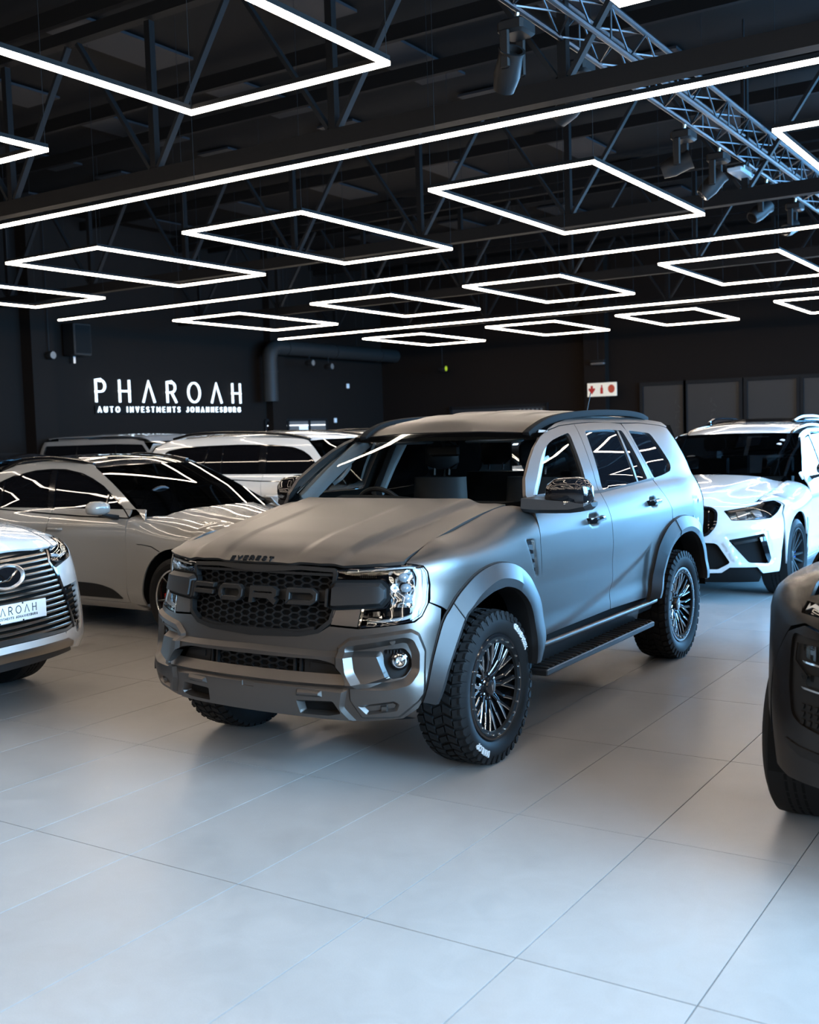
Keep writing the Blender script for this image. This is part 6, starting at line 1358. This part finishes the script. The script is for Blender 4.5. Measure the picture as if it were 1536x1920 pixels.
# ---------------------------------------------------------------- dark car at the right edge, only a corner of its nose in view
def dark_suv():
    pt = K['darkcar']
    P = dict(paint=pt, fskin=DKF, cskin=DKC, xf=1.45, xr=-1.45, R=.385, arch=.455, half=.975, wy=.975, ww=.27, rr=.28, nsp=8, style='single', rim=K['rim'],
      A=[(.92, .34), (.92, .6), (.93, .9), (.91, 1.11)], B=[(-.10, .34), (-.12, .9), (-.10, 1.14)], C=[(-1.0, .68), (-1.05, .9), (-1.05, 1.16)],
      belt=[(1.02, 1.118), (.91, 1.12), (.2, 1.14), (-1.05, 1.16), (-1.9, 1.19)], sill=.33,
      dlo=rnd([(.90, 1.142), (.62, 1.33), (.35, 1.47), (.05, 1.56), (-.4, 1.60), (-1.0, 1.58), (-1.55, 1.45), (-1.75, 1.22), (-1.05, 1.18), (.2, 1.158)], .02), Bp=[(-.1, 1.14), (-.2, 1.6)],
      pillars=[((-.12, 1.15), (-.2, 1.6), .09)],
      shut=[(.8, .76), (1.2, .74), (1.7, .70), (2.0, .645), (2.15, .58)], tsh0=1.0, tsh1=1.38, fend=2.06, cowl=1.0, front_edge=[(2.165, 1.06), (2.145, .985), (2.08, .90), (1.98, .74)],
      rear_edge=[(-2.2, 1.0), (-2.35, .8), (-2.35, .4), (-1.95, .32)], handles=[(.05, 1.0), (-.88, 1.03)],
      roofline=[(.33, 1.545), (.1, 1.60), (-.3, 1.64), (-.8, 1.645), (-1.3, 1.59), (-1.7, 1.45), (-1.95, 1.28)], mirror=(.60, .85, 1.20, .10, .12, .14),
      hood=hood_fn([.8, 1.1, 1.5, 1.9, 2.15, 2.4], [1.21, 1.20, 1.18, 1.145, 1.10, 1.0], (.06, .2), (.10, .02, [1.0, 2.3], [.55, .40])), hood_front=[(2.33, 0), (2.31, .3), (2.24, .45), (2.135, .59)], hood_back=[(.98, .72), (1.05, .5), (1.15, .2), (1.17, 0)],
      ws=ws_fn([1.1, 1.25, 1.4, 1.6], [1.20, .93, .66, .28], .20), wsb=1.155, wst=1.585, roof=roof_fn([-2.2, -1.8, -1.2, -.6, -.1, .15, .3], [1.50, 1.60, 1.69, 1.725, 1.70, 1.645, 1.575], .05, .6),
      roof_out=[(.28, 0), (.26, .3), (.21, .57), (-.1, .59), (-.8, .60), (-1.4, .58), (-1.8, .5), (-1.95, .25), (-1.97, 0)])
    car = parked_suv('dark_suv', 'dark brown-grey car nose with stacked lamps, cut off by the right edge', (-.25, 6.34), -90, DK, P)
    SE = DK.send; E = lambda x: (lambda s, t: DK(s, t, x))
    bh = [(SE, .925), (2.343, .920), (2.19, .947), (2.09, .91), (1.985, .75), (1.97, .6), (2.0, .36), (2.1, .34), (SE, .38)]
    bz = rnd([(SE, .905), (2.343, .900), (2.236, .905), (2.125, .915), (2.135, .70), (2.155, .60), (2.20, .575), (2.347, .550), (SE, .53)], [0, .02, .02, .03, .03, .03, .03, .03, 0])
    fill('front_bumper', symm(bh, SE), DK, pt, car, step=.035, holes=[symm(bz, SE)], depth=.03)
    fill('nose_panel', symm([(SE, 1.12), (2.6, 1.115), (2.25, 1.085), (2.165, 1.062), (2.12, .985), (2.10, .93), (2.19, .955), (2.343, .928), (SE, .933)], SE), DK, pt, car, step=.035, gap=.002, holes=[symm([(SE, 1.045), (2.312, 1.030), (2.162, 1.036), (2.142, 1.026), (2.152, .992), (2.326, .985), (SE, .995)], SE)], depth=.03)
    st = fill('light_strip', symm([(SE, 1.047), (2.312, 1.032), (2.160, 1.038), (2.140, 1.026), (2.150, .990), (2.326, .983), (SE, .993)], SE), E(-.02), K['gloss'], car, step=.05, depth=.0)
    fill('front_bezel', symm(bz, SE), E(-.012), K['black'], car, step=.05, depth=.02)
    for mir in (False, True):
        f = lambda *a, **k: fill(*a, mirror=mir, **k)
        f('daytime_light_bar', [(2.165, 1.030), (2.155, 1.0), (2.19, 1.016), (2.30, .992), (2.32, .998), (2.20, 1.030), (2.175, 1.016)], E(-.012), K['drl'], st, step=.03, depth=.006)
        for i, (t0, t1) in enumerate(((.880, .820), (.772, .722))):
            q = rnd([(2.200+.0*i, t0), (2.45, t0+.006), (2.45, t1), (2.232, t1+.010)], .015)
            L_ = f('lower_lamp', q, E(-.035), K['gloss'], car, step=.05, depth=0); f('lower_lamp_lens', q, E(.002), K['lens'], L_, step=.05, depth=.03)
            f('lower_lamp_cell', rnd([(2.26, t0-.012), (2.31, t0-.012), (2.31, t1+.016), (2.26, t1+.018)], .006), E(-.018), mat_lens(), L_, step=.03, depth=.02); f('lower_lamp_cell', rnd([(2.33, t0-.012), (2.40, t0-.012), (2.40, t1+.014), (2.33, t1+.014)], .006), E(-.018), K['reflector'], L_, step=.03, depth=.02)
            f('lower_lamp_bar', [(2.215, t1+.002), (2.45, t1-.010), (2.45, t1-.016), (2.225, t1-.006)], E(.008), K['chrome'], L_, step=.05, depth=.01)
        f('lamp_surround', [(2.155, .88), (2.165, .88), (2.165, .815), (2.24, .765), (2.24, .755), (2.155, .81)], E(.001), K['grain'], car, step=.04, depth=.006)
        for r_ in range(3):
            for c_ in range(8): f('intake_cell', rnd([(2.20+.035*c_, .655-.030*r_), (2.222+.035*c_, .655-.030*r_), (2.215+.035*c_, .635-.030*r_), (2.193+.035*c_, .635-.030*r_)], .004), E(-.006), K['grain'], car, step=.03, depth=.01)
        f('lower_lip_trim', [(2.11, .50), (2.19, .488), (SE-.1, .455), (SE-.1, .43), (2.2, .45), (2.14, .47)], E(.006), K['black'], car, step=.05, depth=.02)
    return car
dark_suv()
# ---------------------------------------------------------------- cars farther back
white_suv('large_suv', 'white car roof glimpsed beyond the long white car with black roof rails', (-8.6, 13.95), 0, K['pearl'])
white_suv('black_suv', 'black car with a red tail lamp glimpsed between grey and white cars', (-4.6, 18.3), 90, K['blackcar'])
def black_crossover():
    P = dict(paint=K['blackcar'], fskin=MAF, cskin=MAC, xf=1.40, xr=-1.41, R=.36, arch=.435, half=.955, wy=.955, ww=.25, rr=.265, nsp=7, style='single', rim=K['rim'],
      A=[(.77, .30), (.766, .48), (.796, .82), (.798, .93), (.785, 1.035)], B=[(-.30, .29), (-.33, .5), (-.30, .8), (-.272, 1.0), (-.28, 1.066)], C=[(-1.02, .62), (-1.05, .8), (-1.08, 1.0), (-1.10, 1.09)],
      belt=[(.90, 1.028), (.82, 1.030), (.175, 1.044), (-.28, 1.062), (-1.10, 1.095), (-1.75, 1.12)], sill=.285,
      dlo=rnd([(.795, 1.046), (.334, 1.315), (-.011, 1.432), (-.457, 1.474), (-.97, 1.415), (-1.55, 1.17), (-1.50, 1.118), (-.28, 1.068)], .02), Bp=[(-.28, 1.06), (-.40, 1.47)], pillars=[((-.30, 1.06), (-.42, 1.475), .085)],
      shut=[(.8, .70), (1.1, .665), (1.6, .63), (2.0, .60), (2.3, .5)], tsh0=.95, tsh1=1.36, fend=2.0, cowl=.93, front_edge=[(2.06, .86), (1.96, .79), (1.90, .70)],
      rear_edge=[(-2.0, 1.0), (-2.25, .8), (-2.25, .4), (-1.9, .30)], handles=[(-.17, .93), (-.93, .97)],
      roofline=[(.30, 1.435), (.10, 1.498), (-.1, 1.535), (-.31, 1.555), (-.659, 1.552), (-1.0, 1.52), (-1.3, 1.43), (-1.7, 1.25)], mirror=(.62, .995, 1.145, .20, .125, .16),
      hood=hood_fn([.7, 1.0, 1.4, 1.8, 2.1, 2.3], [1.09, 1.06, 1.02, .965, .88, .76], (.10, .25)), hood_front=[(2.18, 0), (2.15, .25), (2.08, .45), (2.0, .58)], hood_back=[(.90, .66), (.96, .5), (1.05, .2), (1.07, 0)],
      ws=ws_fn([1.0, 1.15, 1.3, 1.5], [1.05, .80, .52, .05], .20), wsb=1.045, wst=1.485, roof=roof_fn([-2.2, -1.7, -1.2, -.6, -.2, .05, .2], [1.36, 1.50, 1.575, 1.605, 1.59, 1.535, 1.46], .06, .6),
      roof_out=[(.10, 0), (.09, .3), (.05, .58), (-.2, .60), (-.8, .605), (-1.3, .59), (-1.7, .54), (-1.9, .3), (-1.93, 0)])
    c = parked_suv('crossover', 'black car with light reflections in its glass at the left edge', (-13.62, 10.5), 0, MA, P, step=.08) if False else parked_suv('crossover', 'black car with light reflections in its glass at the left edge', (-13.62, 10.5), 0, MA, dict(P, step=.07))
    SE = MA.send
    fill('front_bumper', symm([(SE, .74), (2.5, .75), (2.2, .80), (2.06, .85), (1.95, .78), (1.85, .60), (1.83, .35), (1.9, .22), (SE, .20)], SE), MA, K['blackcar'], c, step=.08)
black_crossover()
# small silver van: a squarer skin
VN_PLAN = [(-2.25, 0), (-2.24, .6), (-2.15, .86), (-1.8, .93), (-.4, .95), (.8, .945), (1.4, .945), (1.8, .90), (2.05, .78), (2.18, .55), (2.25, 0)]
_vd = [(.22, -.10), (.35, -.02), (.6, 0), (1.0, 0), (1.15, -.01), (1.22, -.03), (1.5, -.085), (1.68, -.14), (1.76, -.19), (1.82, -.28)]
_vf = [(.22, -.08), (.4, -.01), (.6, 0), (.95, 0), (1.02, -.02, 1.018), (1.09, -.07, 1.07), (1.18, -.155, 1.11), (1.32, -.29, 1.15)]
VN = Skin(VN_PLAN, {-2.2: _vd, 1.2: _vd, 1.5: _vf, 2.2: _vf}); VNC = Skin(VN_PLAN, {0: _vd}); VNF = Skin(VN_PLAN, {1.2: _vf, 2.0: _vf})
def silver_van():
    P = dict(paint=K['silver'], fskin=VNF, cskin=VNC, xf=1.45, xr=-1.45, R=.34, arch=.41, half=.945, wy=.94, ww=.22, rr=.22, nsp=6, style='single', rim=K['steel'], step=.08,
      A=[(.98, .36), (.98, .8), (1.0, 1.0), (1.10, 1.19)], B=[(.05, .36), (.05, 1.0), (.02, 1.21)], C=[(-1.0, .62), (-1.05, 1.0), (-1.05, 1.22)],
      belt=[(1.35, 1.18), (1.1, 1.19), (.02, 1.21), (-1.05, 1.22), (-2.1, 1.23)], sill=.35,
      dlo=rnd([(1.06, 1.235), (.80, 1.50), (.62, 1.655), (.0, 1.675), (-1.9, 1.67), (-2.0, 1.26), (0, 1.235)], .03), Bp=[(.05, 1.2), (0, 1.7)], pillars=[((.02, 1.22), (-.03, 1.69), .02), ((-1.05, 1.22), (-1.05, 1.69), .02)],
      shut=[(1.1, .72), (1.5, .70), (2.0, .62), (2.2, .5)], tsh0=1.0, tsh1=1.34, fend=2.0, cowl=1.3, front_edge=[(2.1, 1.0), (1.98, .85), (1.92, .7)],
      rear_edge=[(-2.2, 1.1), (-2.3, .8), (-2.3, .4), (-1.88, .36)], handles=[(.20, 1.05), (-.9, 1.05)],
      roofline=[(.62, 1.72), (.3, 1.765), (-1.0, 1.775), (-2.05, 1.75), (-2.15, 1.5)], mirror=(1.0, 1.0, 1.27, .18, .22, .14),
      hood=hood_fn([1.1, 1.5, 1.9, 2.2], [1.20, 1.14, 1.05, .92], (.07, .2)), hood_front=[(2.16, 0), (2.13, .3), (2.05, .5), (1.98, .61)], hood_back=[(1.36, .70), (1.45, .4), (1.5, .2), (1.52, 0)],
      ws=ws_fn([1.15, 1.35, 1.55, 1.75], [1.50, 1.25, .98, .70], .2), wsb=1.19, wst=1.70, roof=roof_fn([-2.3, -2.1, -1.5, -.3, .4, .7], [1.76, 1.83, 1.86, 1.865, 1.83, 1.72], .03, .65),
      roof_out=[(.74, 0), (.71, .3), (.63, .62), (.2, .66), (-1, .67), (-2.0, .65), (-2.15, .5), (-2.2, 0)])
    c = parked_suv('minivan', 'silver van with dark side windows parked below the illuminated sign', (-14.55, 13.95), 0, VN, P)
    SE = VN.send; fill('front_bumper', symm([(SE, .9), (2.4, .95), (2.1, 1.0), (1.98, .85), (1.92, .6), (1.9, .4), (SE, .25)], SE), VN, K['silver'], c, step=.08)
    MB().loft([[(.22, -.84, 1.30), (.10, -.83, 1.42), (.0, -.835, 1.34), (.12, -.85, 1.24)], [(.22, -.845, 1.30), (.10, -.835, 1.42), (.0, -.84, 1.34), (.12, -.855, 1.24)]]).build('blue_window_sheet', K['blue'], c)
silver_van()
# ---------------------------------------------------------------- illuminated wall sign
def wall_sign():
    t = empty('illuminated_sign', (X0+.03, 16.95, 2.53)); tag(t, 'glowing white letters of the showroom name on the black left wall', 'sign')
    M = mat('sign_letter_light', (.9, .95, 1), .5, emis=(.80, .93, 1), estr=1.5)
    def run(s, size, w, y0, y1, z, nm):
        n = len(s); gap = ((y1-y0)/size - sum(GLY[c][0] for c in s))/(n-1)
        for ch, m in letters(s, size, w, lambda u, v, h: (h, u, v), 0, .035, gap=gap, at=(y0-16.95, z-2.53)):
            if ch == ' ': continue
            m.build(nm, M, t, smooth=0)
    run('PH^RO^H', .42, .038, 14.83, 19.08, 2.535, 'sign_letter'); run('AUTO INVESTMENTS JOHANNESBURG', .105, .0135, 14.86, 19.06, 2.32, 'small_sign_letter')
    MB().box((.0, 0, -.16), (.012, 4.3, .16)).build('backing_rail', K['matte'], t, smooth=0)
wall_sign()
def fire_sign():
    t = empty('fire_equipment_sign', (-10.40, Y1-.27, 2.62)); tag(t, 'white fire sign with red arrow, extinguisher and disc on the far wall', 'sign')
    MB().bbox((0, 0, 0), (.76, .02, .33), .006).build('board', mat('sign_board', (.75, .68, .55), .5, emis=(1, .9, .7), estr=.18), t)
    r = mat('sign_red', (.42, .012, .008), .5); f = lambda u, v, h: (u, -.010-h, v)
    MB().prism([(-.29, .10), (-.23, .10), (-.23, .03), (-.19, .045), (-.17, .01), (-.26, -.11), (-.35, .01), (-.33, .045), (-.29, .03)], f, 0, .004).build('arrow', r, t, smooth=0)
    MB().prism([(-.04, -.10), (.03, -.10), (.03, .03), (.012, .06), (.012, .11), (-.018, .11), (-.018, .06), (-.04, .03)], f, 0, .004).build('extinguisher_mark', r, t, smooth=0)
    MB().prism([(.245+.085*math.cos(a), .01+.10*math.sin(a)) for a in np.linspace(0, 2*math.pi, 29)[:-1]], f, 0, .004).build('disc', mat('sign_orange_red', (.45, .05, .02), .5), t, smooth=0)
    for x in (-.13, .12): MB().box((x, -.0115, 0), (.004, .002, .31)).build('divider', K['paper'], t, smooth=0)
fire_sign()
def duct():
    t = empty('ventilation_duct', (-16.55, 19.7, 2.9)); tag(t, 'dark grey round duct bending along the wall beyond the illuminated sign', 'duct'); m = mat('duct_sheet', (.020, .019, .018), .55, spec=.25)
    o = np.array([-16.55, 19.7, 2.9]); P = curve([(-16.55, 19.7, 2.55), (-16.55, 19.7, 3.3), (-16.55, 19.72, 3.62), (-16.55, 19.85, 3.78), (-16.55, 20.2, 3.82), (-16.55, 22.0, 3.82), (-16.55, Y1, 3.82)], 6)-o
    MB().tube(P, .175, 16).build('duct_run', m, t)
    for p, d in (((-16.55, 19.7, 3.25), 'z'), ((-16.55, 20.3, 3.82), 'y'), ((-16.55, 22.2, 3.82), 'y'), ((-16.55, 24.2, 3.82), 'y')):
        MB().lathe([(.176, -.02), (.19, -.02), (.19, .02), (.176, .02)], 20, d, np.array(p)-o).build('duct_joint', m, t)
    for y in (20.3, 23.2): MB().tube([(0, y-19.7, .98), (0, y-19.7, ZC-2.9)], .008, 6).build('duct_hanger', M_STEELB, t)
duct()
def speaker_box():
    t = empty('wall_speaker', (X0+.22, 14.28, 3.7)); tag(t, 'black loudspeaker box on the left wall above the sign', 'speaker')
    MB().bbox((0, 0, 0), (.34, .42, .62), .02).build('cabinet', K['black'], t); MB().box((.172, 0, 0), (.006, .36, .54)).build('grille_cloth', K['matte'], t); MB().box((-.15, 0, -.35), (.1, .05, .18)).build('bracket', K['steel'], t)
speaker_box()
def spot(x, y, z, zt, label, col=None, n=None):
    t = empty('ceiling_spotlight', (x, y, z)); tag(t, label, 'spotlight', n)
    MB().tube([(0, 0, .06), (0, 0, zt-z)], .010, 6).build('stem', M_STEELB, t)
    MB().lathe([(.0, -.10), (.055, -.10), (.075, -.03), (.08, .10), (.07, .12)], 16, 'x').build('head', K['black'], t); MB().lathe([(0, .115), (.068, .115)], 16, 'x').build('lens', K['lensdark'] if not col else col, t)
spot(X0+.35, 13.5, 3.36, ZC, 'small black spotlight on a long stem left of the sign'); spot(-16.2, 21.5, 3.40, 3.66, 'round spotlight with pale lens under the duct'); spot(-16.2, 20.75, 3.46, 3.66, 'dark spotlight under the duct near its elbow')
spot(-14.75, 24.5, 3.36, ZC, 'small spotlight hanging before the dark far corner', K['yellow'])
def emergency_light():
    t = empty('emergency_light', (-10.47, Y1-.33, 3.28)); tag(t, 'small grey twin tube light fitting above the fire sign', 'light fitting')
    MB().bbox((0, 0, .03), (.36, .12, .05), .01).build('body', M_STEELB, t); MB().bbox((0, -.01, -.035), (.36, .10, .06), .02).build('diffuser', mat('dim_diffuser', (.10, .09, .085), .4), t); MB().tube([(0, 0, .05), (0, 0, ZC-3.28-.05)], .006, 6).build('cable', M_STEELB, t)
emergency_light()
for y, z, l in ((23.35, 3.0, 'small white sensor on the dark wall, higher of two'), (22.75, 2.1, 'small white switch on the dark wall, lower of two')):
    o = MB().bbox((X0+.02, y, z), (.04, .10, .12), .01).build('wall_sensor', K['paper']); tag(o, l, 'sensor')
def reflecting_window():
    f = MB(); y0, y1, z0, z1 = 19.95, 22.35, 1.0, 2.12; x = X0
    for y in (y0, (y0*.65+y1*.35), (y0*.3+y1*.7), y1): f.box((x+.03, y, (z0+z1)/2), (.06, .06, z1-z0))
    for z in (z0, z1): f.box((x+.03, (y0+y1)/2, z), (.06, y1-y0, .06))
    fr = struct(f.build('window_16', M_STEELB, smooth=0))
    ps = mat('reflection_glow_pane', (.05, .055, .06), .08, emis=(.55, .62, .7), estr=.13)  # faint emission in the glass stands in for lamps reflected in it
    ys = [y0, y0*.65+y1*.35, y0*.3+y1*.7, y1]
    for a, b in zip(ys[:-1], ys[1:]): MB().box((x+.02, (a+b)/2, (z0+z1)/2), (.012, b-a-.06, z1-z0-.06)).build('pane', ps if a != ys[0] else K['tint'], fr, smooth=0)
    MB().box((x+.028, (ys[1]+ys[2])/2+.2, z1-.22), (.004, .35, .16)).build('blue_reflection_bar', mat('blue_reflection_glow', (.5, .5, .5), .4, emis=(.6, .8, 1), estr=.9), fr, smooth=0)  # bluish glowing bar laid on the glass as a painted reflection
    MB().box((x+.028, (y0+y1)/2, z1-.13), (.004, y1-y0-.1, .025)).build('lamp_reflection_line', mat('lamp_reflection_glow', (.9, .9, .9), .4, emis=(1, .97, .9), estr=1.6), fr, smooth=0)  # glowing strip on the glass, imitates a reflected lamp line
reflecting_window()
# ---------------------------------------------------------------- stage-light truss under the roof
def lighting_truss():
    t = empty('lighting_truss', (-3.37, 13.0, 4.62)); tag(t, 'silver box lattice truss carrying stage lamps at upper right', 'truss')
    al = mat('aluminium_tube', (.095, .10, .11), .38, 1.0); xs, zs = (-.13, .13), (0, .28); ya, yb = -9.5, 11.5
    for x in xs:
        for z in zs: MB().tube([(x, ya, z), (x, yb, z)], .024, 8).build('chord', al, t)
    n = 56; st = (yb-ya)/n; m = MB()
    for k in range(n):
        y = ya+k*st
        for x in xs: m.tube([(x, y, 0), (x, y+st, .28)] if k % 2 else [(x, y, .28), (x, y+st, 0)], .009, 5)
        for z in zs: m.tube([(-.13, y, z), (.13, y+st, z)] if k % 2 else [(.13, y, z), (-.13, y+st, z)], .009, 5)
        if k % 4 == 0:
            for x in xs: m.tube([(x, y, 0), (x, y, .28)], .009, 5)
    m.build('lattice', al, t)['kind'] = 'stuff'
    for y in (-7, -1, 5, 10): MB().tube([(0, y, .28), (0, y, ZC-4.62-.1)], .012, 6).build('hanger', M_STEELB, t)
    NB = ['first', 'second', 'third', 'fourth', 'fifth', 'sixth']
    for i, y in enumerate((6.95, 8.0, 10.45, 11.55, 13.4, 14.8)):
        q = empty('stage_lamp', (-3.56, y, 4.515)); tag(q, 'black moving-head stage lamp hung on the lattice truss, %s from the viewer' % NB[i], 'stage lamp', 'stage lamps along the lattice truss')
        MB().bbox((.05, 0, -.03), (.20, .22, .10), .02).build('base', K['black'], q)
        for s in (-1, 1): MB().bbox((.02, .12*s, -.19), (.07, .03, .26), .01).build('yoke_arm', K['black'], q)
        h = MB(); h.lathe([(0, -.15), (.075, -.15), (.095, -.04), (.085, .10), (.095, .14), (.075, .14), (.07, .10), (0, .10)], 18, 'z', (0, 0, 0)); o = h.build('lamp_head', K['black'], q); o.location = (-.02, 0, -.29); o.rotation_euler = (.5, .6+.3*(i % 3), .4*i)
        MB().lathe([(0, -.155), (.06, -.155)], 16, 'z').build('lens', K['gloss'], o)
        MB().tube([(.05, 0, .02), (.06, 0, .077)], .016, 6).build('clamp', K['steel'], q)
    q = empty('work_light', (-3.50, 12.35, 4.47)); tag(q, 'pale flat flood lamp clipped below the lattice truss', 'flood lamp'); MB().bbox((0, 0, 0), (.16, .55, .05), .01).build('housing', mat('pale_blue_metal', (.35, .42, .48), .4), q); MB().bbox((.0, .06, .05), (.12, .28, .06), .01).build('ballast', K['steel'], q); MB().tube([(.03, 0, .05), (.06, 0, .12)], .015, 6).build('clamp', K['black'], q)
lighting_truss()
